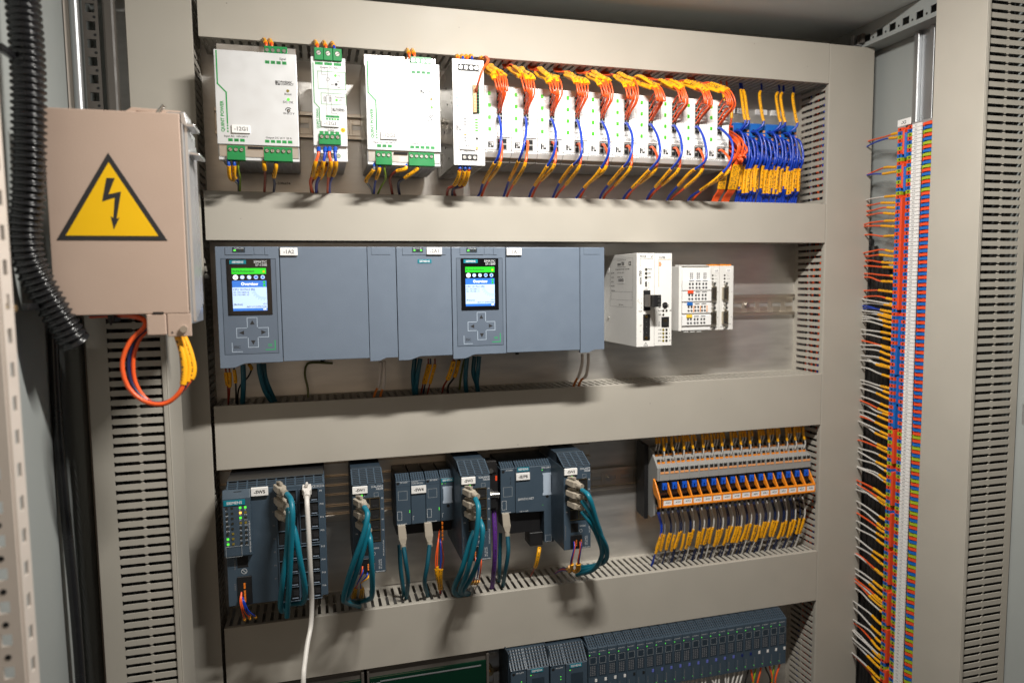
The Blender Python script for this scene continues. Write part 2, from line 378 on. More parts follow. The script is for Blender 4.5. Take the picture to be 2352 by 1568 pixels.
MB().cyl((205, -1.5, 0), (205, -5, 0), 4, 'screw_zinc', 16).build('screw', rr)
rail('DIN rail left of the orange relay strip', 522.5, 890, -360)
rr = bpy.data.objects['din_rail.002']
MB().cyl((34, -1.2, 0), (34, -2.2, 0), 6, 'galvanised', 20).cyl((34, -2.2, 0), (34, -6, 0), 3.2, 'screw_zinc', 6).build('screw', rr)
rail('DIN rail behind the dark I/O modules at the bottom', -10, 894, -668)
# wide ribbed profile rail of the network row
pr = thing('profile_rail', 'wide ribbed steel profile rail behind the network switches', 'profile rail', (-30, -.5, -345), None)
mb = MB()
for z0, z1, y in ((44, 26, -6), (26, 22, -12), (22, 12, -5), (12, 8, -11), (8, -2, -4), (-2, -5, -9), (-5, -18, -4), (-18, -22, -11), (-22, -30, -5), (-30, -34, -12), (-34, -41, -6)):
    mb.box(0, 552, y, -.1, z0, z1, 'rail_steel')
mb.build('rail', pr, .5, 1)
pr2 = thing('profile_rail', 'dark mounting rail behind the blue grey controllers', 'profile rail', (-8, -.5, -70), None)
mb = MB()
for z0, z1, y in ((62, 40, -8), (40, 20, -4), (20, -20, -7), (-20, -45, -4), (-45, -62, -8)): mb.box(0, 500, y, -.1, z0, z1, 'galvanised')
mb.build('rail', pr2, .5, 1)
for lab, x in (('hex bolt under the left controller', 118), ('hex bolt under the right controller', 402)):
    t = thing('hex_bolt', lab, 'bolt', (x, -14, -141), 'earth bolts below the controllers')
    MB().cyl((0, 0, 12), (0, 0, -1), 7, 'black', 14).build('bracket', t)
    MB().cyl((0, 0, -1), (0, 0, -7), 5.4, 'screw_zinc', 6).build('nut', t, .4); MB().cyl((0, 0, -7), (0, 0, -13), 3, 'black', 10).build('shank', t)

for i in range(12):  # added black cables standing in for the dark gap beside the terminal strip
    y = -16-i*9
    wire('dark_filler_cable', 'black filler cable added behind the strip wires to darken the gap', 'cable', 'black filler cables added behind the strip wires', 'wire_black', 6.5,
         [(989+random.uniform(-1, 1), y+random.uniform(-3, 3), z) for z in range(150 if i < 4 else 90-12*i, -900, -120)], n=8, sub=3)
# ------------------------------------------------------------------ right side: frame rail, upright rail
fr = thing('frame_rail', 'pale perforated frame rail sloping along the roof edge at top right', 'frame rail', (960, -520, 352), None)
mb = MB(); mb.box(30, 35, 0, 520, -34, -.5, 'wall_grey')
W = 25.0
mb.box(0, 1.5, 0, 520, -14, -.5, 'wall_grey'); mb.box(0, 1.5, 0, 520, -34, -30, 'wall_grey')
for k in range(21):
    y = k*W
    mb.box(0, 1.5, y, y+7, -30, -14, 'wall_grey') if y+7 < 520 else None
    mb.box(0, 1.5, y+20, min(520, y+25), -30, -14, 'wall_grey') if y+20 < 520 else None
    mb.box(0, 1.5, y+7, y+20, -17, -14, 'wall_grey'); mb.box(0, 1.5, y+7, y+20, -30, -27.5, 'wall_grey')
mb.box(1.5, 30, 0, 520, -34, -32.5, 'wall_grey'); mb.box(1.5, 30, 0, 520, -2, -.5, 'wall_grey')
for k in range(20): mb.cyl((-.2, k*W+1, -25), (.2, k*W+1, -25), 1.7, 'hole_black', 10)
mb.build('rail', fr)
t = thing('hinge_clip', 'small steel cage nut clip sitting on the pale frame rail at top right', 'clip', (954, -58, 327), None)
MB().box(0, 5, 0, 6, -3, 14, 'aluminium').box(-2, 4, -14, -10, -5, 10, 'box_grey').build('bracket', t, .5)
MB().box(-4, 5, -14, 3, -6, -4, 'aluminium').box(-2, 3, -22, -16, -4, 10, 'box_grey').build('spring', t, .5)
ur = thing('upright_rail', 'shiny zinc upright rail carrying the coloured terminal strip', 'upright rail', (983, -150, -1000), None)
MB().box(0, 1.4, -36, -28, 0, 1350, 'zinc').box(1.4, 8, -29.4, -28, 0, 1350, 'zinc').box(7, 8.4, -28, -8, 0, 1350, 'zinc').box(1.4, 8, -8, -6.6, 0, 1350, 'zinc').box(0, 1.4, -8, 0, 0, 1350, 'zinc').build('rail', ur, .4, 1)
ps = MB().box(4, 6, -75, -40, 0, 1350, 'aluminium')
for k in range(40): ps.box(3.8, 4, -66, -54, 20+k*33, 42+k*33, 'hole_black')
ps.build('perforated_strip', ur)
MB().cyl((4, -52, 1325), (1, -52, 1325), 6, 'screw_zinc', 16).build('screw', ur)
t = thing('latch_bracket', 'pale steel bracket on the right wall at the picture edge', 'bracket', (985, -350, -222), None)
MB().box(0, 12, -22, 8, -14, 14, 'aluminium').build('plate', t, 1); MB().box(-2, 0, -14, -2, -3, 5, 'box_grey').build('catch', t, .5)

# ------------------------------------------------------------------ left side: post, rods, rail, conduit, box
po = thing('frame_post', 'cream perforated cabinet post at the far left edge', 'frame post', (-126, -450, -1000), None)
def perforated(mb, place, L, m, w0, w1, cell=25.0, hole='sq', hw=9, hh=12, th=1.6):
    c = (w0+w1)/2; k = 0; z = 0
    def slab(a0, a1, z0, z1):
        v = [place(a, z_, h) for h in (0, th) for a, z_ in ((a0, z0), (a1, z0), (a1, z1), (a0, z1))]
        mb.add(v, [(0,1,2,3), (7,6,5,4), (0,4,5,1), (1,5,6,2), (2,6,7,3), (3,7,4,0)], m)
    slab(w0, c-hw/2, 0, L); slab(c+hw/2, w1, 0, L)
    while z < L:
        slab(c-hw/2, c+hw/2, z, z+cell-hh); z += cell
mb = MB(); perforated(mb, lambda a, z, h: (a, -h, z), 1352, 'post_cream', 0, 20, hw=7, hh=9)
for k in range(54): mb.cyl((10, -1.8, k*25+20.5-13), (10, -1.4, k*25+20.5-13), 2.2, 'hole_black', 10)
mb.build('front_flange', po)
mb = MB(); perforated(mb, lambda a, z, h: (20+h, a, z), 1352, 'post_cream', 0, 20, hw=7, hh=11); mb.build('side_flange', po)
mb = MB(); mb.box(-6, 0, -3, 2, 0, 1352, 'post_cream'); mb.build('edge_fold', po)
t = thing('perforated_rail', 'dark perforated rail with square holes at the upper left', 'frame rail', (-136, -92, -1000), None)
mb = MB(); perforated(mb, lambda a, z, h: (a, -h, z), 1352, 'box_grey', 0, 16, hw=9.5, hh=10, cell=20)
for k in range(67): mb.cyl((12, -1.9, k*20+15-10), (12, -1.5, k*20+15-10), 1.6, 'hole_black', 10)
mb.build('sheet', t)
t = thing('edge_profile', 'dark steel edge profile beside the upper left upright duct', 'profile', (-116, -88, -1000), None)
MB().box(0, 13, -6, 6, 0, 1352, 'box_grey').build('sheet', t, 3)
t = thing('zinc_rod', 'bright zinc rod standing upright at the upper left', 'rod', (-139, -112, -1000), None)
MB().cyl((0, 0, 0), (0, 0, 1352), 5.2, 'zinc', 20).build('rod', t); MB().box(-12, -6, 2, 6, 0, 1352, 'post_cream').build('edge_strip', t, .8)
bl = MB()
for k, (x, y) in enumerate(((-144, -222),)):
    P = spline([(x+math.sin(z*.011+k*2)*3.2, y+math.cos(z*.009+k)*4, z) for z in range(-40, -900, -60)], 4)
    wire('cable', 'glossy black cable running down the left wall behind the slotted duct', 'cable', 'black cables along the left wall', 'conduit_black', 5.0, [tuple(p) for p in P[::2]], n=10, sub=2)
# corrugated conduit
path = spline([(-126, -315, 360), (-124, -315, 280), (-122.5, -316, 205), (-121, -318, 160), (-121, -320, 130), (-123, -320, 90), (-127, -319, 40), (-132, -317, 8), (-132.5, -314, -18), (-127, -308, -42), (-119, -302, -64), (-113, -298, -79), (-108.5, -294, -91), (-106, -291, -97)], 12)
def resample(P, step):
    out = [P[0]]; need = step
    for a, b in zip(P, P[1:]):
        l = (b-a).length; d = 0
        while need <= l-d:
            d += need; out.append(a.lerp(b, d/l)); need = step
        need -= (l-d)
    return out
RP = resample(path, 0.95); prof = (11.0, 12.0, 13.6, 13.6, 12.0, 11.0)
co = thing('corrugated_conduit', 'thick black corrugated conduit hanging left of the warning box', 'conduit', (0, 0, 0), None)
MB().tube(RP, [prof[i % 6] for i in range(len(RP))], 'conduit_black', 22).build('hose', co)
for lab, z, y in (('upper', 150, -385), ('lower', -62, -370)):
    t = thing('conduit_clamp', lab+' steel clamp with a screw holding the black conduit to the post', 'clamp', (-134, y, z), 'clamps on the conduit')
    MB().box(0, 3, -12, 14, -14, 14, 'post_cream').box(-10, 0, -12, -9, -14, -11, 'post_cream').build('bracket', t, 1)
    MB().cyl((-4, 0, 0), (3.4, 0, 0), 4.5, 'screw_zinc', 12).cyl((3.2, 2, 0), (9, 2, 0), 3, 'brass', 10).build('screw', t)
    MB().box(2.8, 8, 30, 62, -3, 3, 'conduit_black').build('strap', t, 1)
# warning box
bx = thing('warning_box', 'beige metal box with a yellow lightning warning triangle', 'junction box', (0, -300, 0), None)
MB().box(-119, -5.5, 0, 2.2, -71.5, 115.5, 'box_beige').box(-119, -7.3, 2.2, 74, 110, 114, 'box_beige').box(-119, -7.3, 2.2, 74, -71.4, -69.5, 'box_beige').box(-119, -117, 2.2, 74, -69.4, 109.9, 'box_beige').build('cover', bx, 1.2, 3)
mb = MB()
mb.prism([(-113.3, -2.6), (-21.0, -2.6), (-67.1, 77.2)], 'y', -.5, -.05, 'ink')
sgn = mb.build('warning_sign', bx, 2.5, 3)
sg = MB(); sg.prism([(-105.6, 1.6), (-28.6, 1.6), (-67.1, 68.4)], 'y', -.75, -.5, 'sign_yellow'); sg.build('sign_field', sgn)
bolt = [(-69.6, 54.2), (-62.6, 54.2), (-68.6, 39.4), (-58.0, 42.2), (-63.0, 17.2), (-60.4, 18.6), (-65.9, 7.2), (-67.9, 19.6), (-65.7, 17.8), (-63.6, 36.4), (-74.3, 32.6)]
MB().poly([(x, -.9, z) for x, z in bolt], 'ink').build('lightning_bolt', sgn)
mb = MB(); mb.box(1.8, 4, 4, 74, -82, 108, 'aluminium')
for k in range(6): mb.box(4, 7.5-k*.3, 8+k*11, 11+k*11, -80+k*3, 106-k*2, 'aluminium')
mb.build('heat_sink', bx, .6, 1)
mb = MB(); mb.prism([(2, 118), (2, 108), (7, 104), (14, 104), (14, 107), (8, 108), (6, 118)], 'y', 4, 36, 'aluminium')
mb.prism([(4, 86), (4, 80), (17, 78), (17, 81), (8, 83)], 'y', 10, 44, 'aluminium'); mb.build('side_tabs', bx, .8)
mb = MB(); mb.prism([(-50, 114), (-40, 121), (2, 119.5), (2, 115), (-36, 117.5), (-44, 114)], 'y', 8, 22, 'box_beige')
mb.box(-10, 3, 6, 26, 116, 118, 'aluminium'); mb.build('top_tab', bx, .6)
MB().cyl((-18, 8, 116), (-12, 8, 124), 2, 'screw_zinc', 10).build('top_screw', bx)
mb = MB(); mb.box(-17.5, 3.5, .2, 3, -93.5, -71.6, 'box_beige'); mb.build('lower_bracket', bx, .6)
MB().box(-35, -18.3, -1.6, 10, -91.5, -71.8, 'box_beige').build('cable_clip', bx, .8); MB().box(-29, -20, -2, 1, -71.6, -69.6, 'black').build('gap_seal', bx)
MB().cyl((-3.2, .4, -86.5), (-3.2, -2.4, -86.5), 3.3, 'screw_zinc', 16).build('screw', bx); MB().cyl((-13.5, .4, -89.5), (-13.5, -.1, -89.5), 1, 'ink', 8).build('rivet', bx)
for ch in bx.children:
    if ch.name.split('.')[0] in ('heat_sink', 'side_tabs', 'top_tab', 'top_screw', 'lower_bracket', 'cable_clip', 'gap_seal', 'screw', 'rivet'): ch.location.x = -7.5*MM
# wires under the box
BW = 'wires below the warning box'
for i, (c, dy, w) in enumerate((('wire_orange', 0, 2.2), ('wire_blue', 5, 2.0), ('wire_orange', 6, 2.0))):
    lab = ['front orange wire looping under the warning box into yellow sleeves', 'blue wire looping under the warning box behind the orange one', 'rear orange wire looping under the warning box'][i]
    wire('wire', lab, 'wire', BW, ('wire_orange', 'wire_navy', 'wire_orange')[i], w,
         [(-100, -270+dy, -70-2*i), (-74, -278+dy, -71-i), (-52, -283+dy, -75-i), (-47, -288+dy, -83-i*2), (-60+i*3, -292+dy, -98), (-67+i*4, -294+dy, -118), (-63+i*3, -295+dy, -140), (-49+i*2, -296+dy, -155-i), (-31+i*2, -296+dy, -158+i), (-17+i*3, -296+dy, -146+i*3), (-13+i*3.6, -294+dy, -128), (-14.5+i*3, -292+dy, -110), (-19+i*2, -290+dy, -91)],
         [(.79, 1, 'sleeve', w+.9)])
tag(MB().box(-80, -74, -284, -260, -79, -66, 'black').box(-78, -76, -286, -284, -82, -74, 'black').build('cable_tie', None, .8), 'black cable tie round the wires below the warning box', 'cable tie')
# ------------------------------------------------------------------ top row
def screw_plug(mb, x, z, n, p, h, y, m='green_plug', d=9, hr=2.3):
    """pluggable screw connector: body plus round screw wells"""
    w = n*p+1.2
    mb.box(x, x+w, y, y+d, z-h, z, m); mb.box(x, x+w, y-2.2, y, z-h, z-h*.55, m)
    for k in range(n):
        cx = x+.6+p*(k+.5); cz = z-h*.27
        mb.cyl((cx, y, cz), (cx, y-1.2, cz), hr, m, 14, caps=False); mb.disc(cx, cz, hr*.86, y-.25, 'screw_zinc', 14)
        a = .6+k*1.1; mb.line([(cx-hr*.7*math.cos(a), cz-hr*.7*math.sin(a)), (cx+hr*.7*math.cos(a), cz+hr*.7*math.sin(a))], .45, y-.32, 'ink')
def logo_block(mb, x, z, s, m, y=-.15):     # square emblem: frame, half filled, with a ring
    mb.frame(x, x+s, z, z+s, s*.09, y, m); mb.rect(x+s*.5, x+s, z, z+s*.32, y-.05, m); mb.rect(x, x+s*.28, z, z+s, y-.05, m)
    mb.line([(x+s*.5+s*.2*math.cos(i*.628), z+s*.58+s*.2*math.sin(i*.628)) for i in range(11)], s*.09, y-.06, m)
    mb.line([(x+s*.5, z+s*.45), (x+s*.5, z+s*.7)], s*.1, y-.2, m)
def grille(mb, x0, x1, y0, y1, z, m, pitch=3.0):
    """perforated underside: louvre bars over a dark cavity"""
    y = y0
    while y < y1-1:
        mb.box(x0, x1, y, y+pitch*.55, z, z+1, m); y += pitch
    x = x0
    while x < x1: mb.box(x, x+1.3, y0, y1, z+.02, z+.9, m); x += 6
def power_supply(label, x0, w, tagtxt, bright):
    r = thing('power_supply', label, 'power supply', (x0, -130, 228), 'wide power supplies')
    H, D = 108, 118
    b = MB(); b.box(0, w, 0, 3, -H, 0, 'psu_grey'); b.build('front_cover', r, .7, 2)
    c = MB(); c.box(1, w-1, 3.2, D, -H-14, -1, 'case_steel'); c.box(0.3, w-.3, 4, 14, -H-17.5, -H-.4, 'psu_grey')
    c.box(.5, w-.5, 24, D-6, -.8, 14, 'case_steel'); c.build('case', r, .5, 1)
    g = MB(); g.box(3, w-3, 16, D-8, -H-14.6, -H-14.2, 'hole_black'); grille(g, 2, w-2, 15, D-6, -H-15.6, 'psu_grey'); g.build('vent_grille', r)
    p = MB()
    p.line([(2.9, -2), (2.9, -39), (12, -48.5), (12, -84)], 1.5, -.16, 'green_print')
    for k in range(3): p.rect(11.2, 12.8, -87.6-k*3.3, -85.6-k*3.3, -.16, 'green_print')
    p.text('QUINT POWER', 8.4, -94, 3.6, 'green_print', rot=math.pi/2, wmax=42, bold=True)
    p.text('Signal', 80, -7.4, 2.3, 'ink', al='R')
    for k, t in enumerate(('13', '14', 'DC', 'I<')):
        p.rect(56.5+k*6.4, 61.4+k*6.4, -12.8, -9.2, -.15, 'green_print'); p.text(t, 58.9+k*6.4, -12, 2.2, 'ink', y=-.3, al='C')
    logo_block(p, 67.5, -36.5, 4.6, 'ink'); p.text('PHŒNIX', 73, -34.0, 2.3, 'ink', bold=True, wmax=15); p.text('CONTACT', 73, -36.6, 2.3, 'ink', bold=True, wmax=15)
    p.text('Boost', 81, -47.8, 2.4, 'ink', al='C'); p.text('DC OK', 81, -57.4, 2.6, 'ink', al='C'); p.text('18-29.5 V', 81, -70.4, 2.4, 'ink', al='C')
    p.line([(81+3.4*math.cos(a), -66+3.4*math.sin(a)) for a in [3.0-i*.28 for i in range(9)]], .9, -.16, 'ink')
    p.disc(81, -66, 2, -.2, 'ink'); p.disc(81.2, -66.2, 1, -.3, 'screw_zinc')
    p.text('Input AC  100-240 V', 7.5, -99.6, 2.2, 'ink'); p.text('Output DC 24 V  20 A', 54, -99.6, 2.2, 'ink')
    for k, t in enumerate('LN'): p.rect(12+k*6.6, 17+k*6.6, -104.6, -101.2, -.15, 'green_print'); p.text(t, 14.5+k*6.6, -103.9, 2.2, 'ink', y=-.3, al='C')
    p.rect(25.2, 30.2, -104.6, -101.2, -.15, 'green_print')
    for k, t in enumerate('++---'): p.rect(53+k*6.5, 58+k*6.5, -104.6, -101.2, -.15, 'green_print'); p.text(t, 55.5+k*6.5, -103.9, 2.2, 'ink', y=-.3, al='C')
    p.build('front_print', r)
    MB().cyl((81, .2, -43), (81, -.5, -43), 1.7, 'led_olive', 14).build('boost_lamp', r)
    MB().cyl((81.3, .2, -53), (81.3, -.5, -53), 1.7, 'led_green', 14).build('status_lamp', r)
    q = MB(); screw_plug(q, 10, -H-1, 3, 6.3, 17, 1.2); q.build('input_plug', r, .4, 1)
    q = MB(); screw_plug(q, 51, -H-1, 5, 6.3, 17, 1.2); q.build('output_plug', r, .4, 1)
    q = MB(); q.box(56, 82, 1.8, 14, .4, 8.5, 'green_plug')
    for k in range(4): q.cyl((59.2+k*6.4, 1.8, 3.6), (59.2+k*6.4, 1.2, 3.6), 2.4, 'green_plug', 14, caps=False); q.disc(59.2+k*6.4, 3.6, 2.1, 1.6, 'screw_zinc')
    q.build('signal_plug', r, .4, 1)
    t = MB(); t.box(16.5, 37, -2.2, -.2, -95, -85.6, 'tag_white'); t.text(tagtxt, 26.7, -92.2, 4.4, 'ink_grey', y=-2.3, al='C', bold=True); t.build('name_tag', r, .5, 2)
    MB().box(33, 50, 1, 3.5, -H-4, -H-1.5, 'hole_black').build('foot_slot', r)
    return r
power_supply('wide grey power supply tagged -12G1 at the far left of the top row', 7, 92, '-12G1', 0)
power_supply('wide bright power supply tagged -12G2 between the two slim units', 179.5, 92, '-12G2', 1)
t = thing('end_clamp', 'black plastic clip on the rail left of the first power supply', 'rail clip', (2, -20, 165), None)
MB().box(0, 5, -14, 16, -30, 32, 'black').box(-3, 0, -14, -6, -22, -10, 'box_grey').box(-3, 0, -14, -6, 8, 20, 'box_grey').build('clip', t, .8)

# narrow redundancy module
r = thing('redundancy_module', 'narrow white redundancy module tagged -12G3 with green screw terminals', 'power module', (115.5, -130, 227.5), None)
w, H = 40.5, 105
MB().box(0, w, 0, 4, -H, 0, 'psu_grey').box(0, w, 4, 9, -H-18, -H-1, 'psu_grey').build('front_cover', r, .7)
MB().box(.8, w-.8, 4.2, 118, -H-8, -.8, 'case_steel').box(1.2, w-1.2, 9.2, 116, -H-17, -H-8.2, 'psu_grey').build('case', r, .4, 1)
q = MB()
for k in range(3):
    x = 4.3+k*10.9; q.box(x, x+10.5, -3, 8, -4.5, 10, 'green_plug'); q.disc(x+5.2, 3.8, 3.1, -3.1, 'hole_black'); q.disc(x+5.2, 3.6, 2.6, -3.2, 'screw_zinc'); q.line([(x+3, 2.4), (x+7.4, 4.8)], .6, -3.3, 'ink')
q.build('output_terminals', r, .5, 1)
q = MB(); screw_plug(q, 6.5, -H+14, 4, 6.2, 13, -2); q.build('input_plug', r, .4, 1)
q = MB()
for k in range(4): q.disc(9.4+k*6.6, -H-11, 2.6, 3.8, 'green_plug'); q.disc(9.4+k*6.6, -H-11, 2.0, 3.7, 'screw_zinc')
q.build('rear_terminals', r)
p = MB()
for k, s in enumerate('++-'): p.rect(5+k*10.9, 14+k*10.9, -9.5, -6.2, -.15, 'green_print'); p.text(s, 9.5+k*10.9, -8.8, 2.2, 'ink', y=-.3, al='C')
p.text('Output DC 40A', 21, -13.2, 2.2, 'ink', al='C')
p.frame(7.8, 40, -37.5, -17, .5, -.15, 'green_print'); p.frame(10.8, 40, -55.5, -42.5, .5, -.15, 'green_print')
p.line([(2.6, -8), (2.6, -54), (8.2, -60), (8.2, -77)], 1.0, -.16, 'green_print')
for k in range(3): p.rect(7.7, 8.8, -80+k*-2.2, -78.6+k*-2.2, -.16, 'green_print')
p.text('QUINT ORING', 7.0, -85, 2.5, 'green_print', rot=math.pi/2, wmax=27, bold=True)
p.line([(12, -14), (12, -20.8), (19.3, -20.8)], .3, -.17, 'ink'); p.line([(19.3, -14), (19.3, -45), (17, -45), (17, -70)], .3, -.19, 'ink'); p.line([(19.3, -45), (22.5, -45), (22.5, -66), (29, -66), (29, -70)], .3, -.2, 'ink')
for x in (16, 22): p.frame(x-1.8, x, -52, -47, .5, -.25, 'ink')
p.line([(19.3+2*math.cos(i*.52), -26+2*math.sin(i*.52)) for i in range(13)], .3, -.3, 'ink')
p.text('I<In', 30.5, -22.2, 1.9, 'ink'); p.text('40A', 30, -29, 1.4, 'ink'); p.text('20A', 22.5, -32.4, 1.4, 'ink'); p.text('10A', 30, -36, 1.4, 'ink'); p.disc(29, -31.5, 1.7, -.2, 'ink')
p.text('Redundancy', 27.5, -47.2, 1.6, 'ink', wmax=12); p.text('OK', 31.6, -50.8, 1.8, 'ink')
logo_block(p, 24, -63.4, 3.2, 'ink'); p.text('PHŒNIX', 28, -61.6, 1.7, 'ink', bold=True, wmax=11); p.text('CONTACT', 28, -63.5, 1.7, 'ink', bold=True, wmax=11)
p.rect(15.5, 31.5, -71.2, -68.6, -.15, 'green_print'); p.text('OK', 23.5, -71, 1.6, 'ink', y=-.3, al='C')
for k in range(5): p.rect(15.8+k*3.2, 18+k*3.2, -76, -72, -.15, 'led_green' if k == 3 else 'green_print')
p.text('Input DC 24V', 21, -84, 2.0, 'ink', al='C'); p.text('2x20A', 21, -87.2, 2.0, 'ink', al='C'); p.text('IN1', 13.5, -89.5, 1.5, 'ink', al='C'); p.text('IN2', 26, -89.5, 1.5, 'ink', al='C')
p.poly([(35.4+3.1*math.cos(i*math.pi/3), -.15, -85.5+3.1*math.sin(i*math.pi/3)) for i in range(6)], 'sign_yellow'); p.text('Ex', 35.4, -86.4, 2.2, 'ink', y=-.3, al='C')
for k, s in enumerate('+-+-'): p.rect(7.5+k*6.3, 12+k*6.3, -H+14.4, -H+17.4, -.15, 'green_print'); p.text(s, 9.7+k*6.3, -H+15, 2, 'ink', y=-.3, al='C')
p.build('front_print', r)
for lab, x, z in (('current_lamp', 28.5, -21), ('redundancy_lamp', 29, -50)): MB().cyl((x, .2, z), (x, -.5, z), 1.5, 'led_green', 12).build('status_lamp', r)
t = MB(); t.box(10, 31, -2.2, -.2, -82.5, -74.5, 'tag_white'); t.text('-12G3', 20.5, -80.4, 4.0, 'ink_grey', y=-2.3, al='C', bold=True); t.build('name_tag', r, .5)

# slim backup unit
r = thing('backup_unit', 'slim white battery backup unit tagged -14RB1 in a steel case', 'backup unit', (287.5, -132, 236.5), None)
w, H = 41, 132
MB().box(0, w, 0, 3, -H, 0, 'white_plastic').build('front_cover', r, .6)
c = MB(); c.box(.6, w-.6, 3.2, 122, -H+.6, -.6, 'case_steel')
for z in (-25, -47, -78, -100, -118): c.cyl((.7, 30+z % 7*6, z), (.2, 30+z % 7*6, z), 1.6, 'ink', 10)
c.build('case', r, .4, 1)
g = MB(); grille(g, 2, w-2, 8, 115, -H-1, 'case_steel'); g.build('vent_grille', r)
q = MB(); q.box(7.5, 34.5, -.4, 0, -14.5, -6, 'ink')
for k in range(4): q.cyl((11+k*6.7, -.4, -10.2), (11+k*6.7, -1.4, -10.2), 2.9, 'white_plastic', 16, caps=False); q.disc(11+k*6.7, -10.2, 2.2, -.6, 'screw_zinc')
q.build('supply_terminals', r)
q = MB(); q.box(10.2, 31, -.4, 0, -H+6, -H+14, 'ink')
for k in range(3): q.cyl((14+k*6.6, -.4, -H+10), (14+k*6.6, -1.4, -H+10), 2.9, 'white_plastic', 16, caps=False); q.disc(14+k*6.6, -H+10, 2.2, -.6, 'screw_zinc')
q.build('battery_terminals', r)
q = MB(); q.box(26, 34.5, -2, 0, -66, -31.5, 'green_plug'); q.box(26.1, 30.0, -3.4, -2, -65.8, -31.7, 'pusher_peach')
for k in range(9): q.box(30.3, 33.2, -3, -2.1, -35.2-k*3.8, -32.4-k*3.8, 'hole_black'); q.disc(28, -33.8-k*3.8, .6, -3.5, 'ink', 8)
q.build('signal_plug', r)
p = MB()
p.text('QUINT DC-UPS', 4.6, -50, 2.6, 'ink_grey', rot=math.pi/2, wmax=26); p.text('Ord.No.2907073', 4.6, -23, 1.8, 'ink_grey', rot=math.pi/2, wmax=18)
for k, s in enumerate(('1.1', '1.2', '2.1', '2.2')): p.text(s, 11+k*6.7, -5, 1.4, 'ink_grey', al='C')
p.text('Input', 11, -21, 1.8, 'ink_grey'); p.text('Output', 23, -21, 1.8, 'ink_grey'); p.text('DC 24V 20A', 14, -24, 1.8, 'ink_grey')
for k, s in enumerate(('24V 20mA', 'Alarm', 'Bat.-Mode', 'Ready', 'Remote', 'PS Boost', 'Bat.-Start', 'SGnd')): p.text(s, 13.5, -35-k*4.2, 1.6, 'ink_grey')
p.frame(12.6, 40, -68, -26, .25, -.15, 'ink_grey')
for k, s in enumerate(('Alarm', 'Bat.-Mode', 'DC OK')): p.rect(13.8, 17, -74.6-k*3.6, -72.4-k*3.6, -.15, 'ink_grey'); p.text(s, 18.4, -74.6-k*3.6, 1.6, 'ink_grey')
p.frame(26.8, 33.8, -91, -71, .5, -.15, 'ink_grey')
for k in range(5): p.rect(28.4, 32.2, -75.6-k*3.4, -73.4-k*3.4, -.15, 'led_green_dim')
for k, s in enumerate(('BF', 'SF', 'LNK1', 'LNK2')): p.rect(13.8, 17, -94.8-k*3.6, -92.6-k*3.6, -.15, 'ink_orange' if not k else 'ink_grey'); p.text(s, 18.4, -94.8-k*3.6, 1.7, 'ink_grey')
logo_block(p, 4, -88.4, 6.4, 'ink_grey'); p.text('SOC', 35, -76, 1.7, 'ink_grey')
p.text('Custom', 33, -97, 1.4, 'ink_grey'); p.text('Service', 34, -110.5, 1.4, 'ink_grey', wmax=6); p.text('Press', 35, -113, 1.4, 'ink_grey', wmax=5)
for k, (xx, zz) in enumerate(((0, 0), (2.1, 0), (0, -2.1))): p.frame(2.4+xx, 8.2+xx*0, -114, -104, .3, -.15-.01*k, 'ink_grey')
p.text('Battery DC 24V', 14, -115.4, 1.9, 'ink', wmax=16); p.text('4.1   4.2   4.3', 12.5, -129.6, 1.7, 'ink_grey')
for k, s in enumerate('+-'): p.text(s, 14+k*6.6, -118, 2, 'ink_grey', al='C')
for z0, z1 in ((-48, -57), (-58, -67)): p.line([(4.6, z1), (4.6, z0), (6.2, z0), (6.2, z1), (7.8, z1), (7.8, z0)], .7, -.15, 'lcd_gear') if False else p.line([(5.2, z1), (5.2, z0), (7.2, z0), (7.2, z1)], .8, -.15, 'teal_badge')
p.disc(30.5, -98, 1.8, -.2, 'ink'); p.build('front_print', r)
MB().cyl((30.2, .1, -110), (30.2, -1.2, -110), 2, 'pusher_peach', 16).build('service_button', r, .3, 1)
t = MB(); t.box(8, 28, -2.2, -.2, -112.5, -103, 'tag_white'); t.text('-14RB1', 18, -109.6, 3.8, 'ink_grey', y=-2.3, al='C'); t.build('name_tag', r, .5)

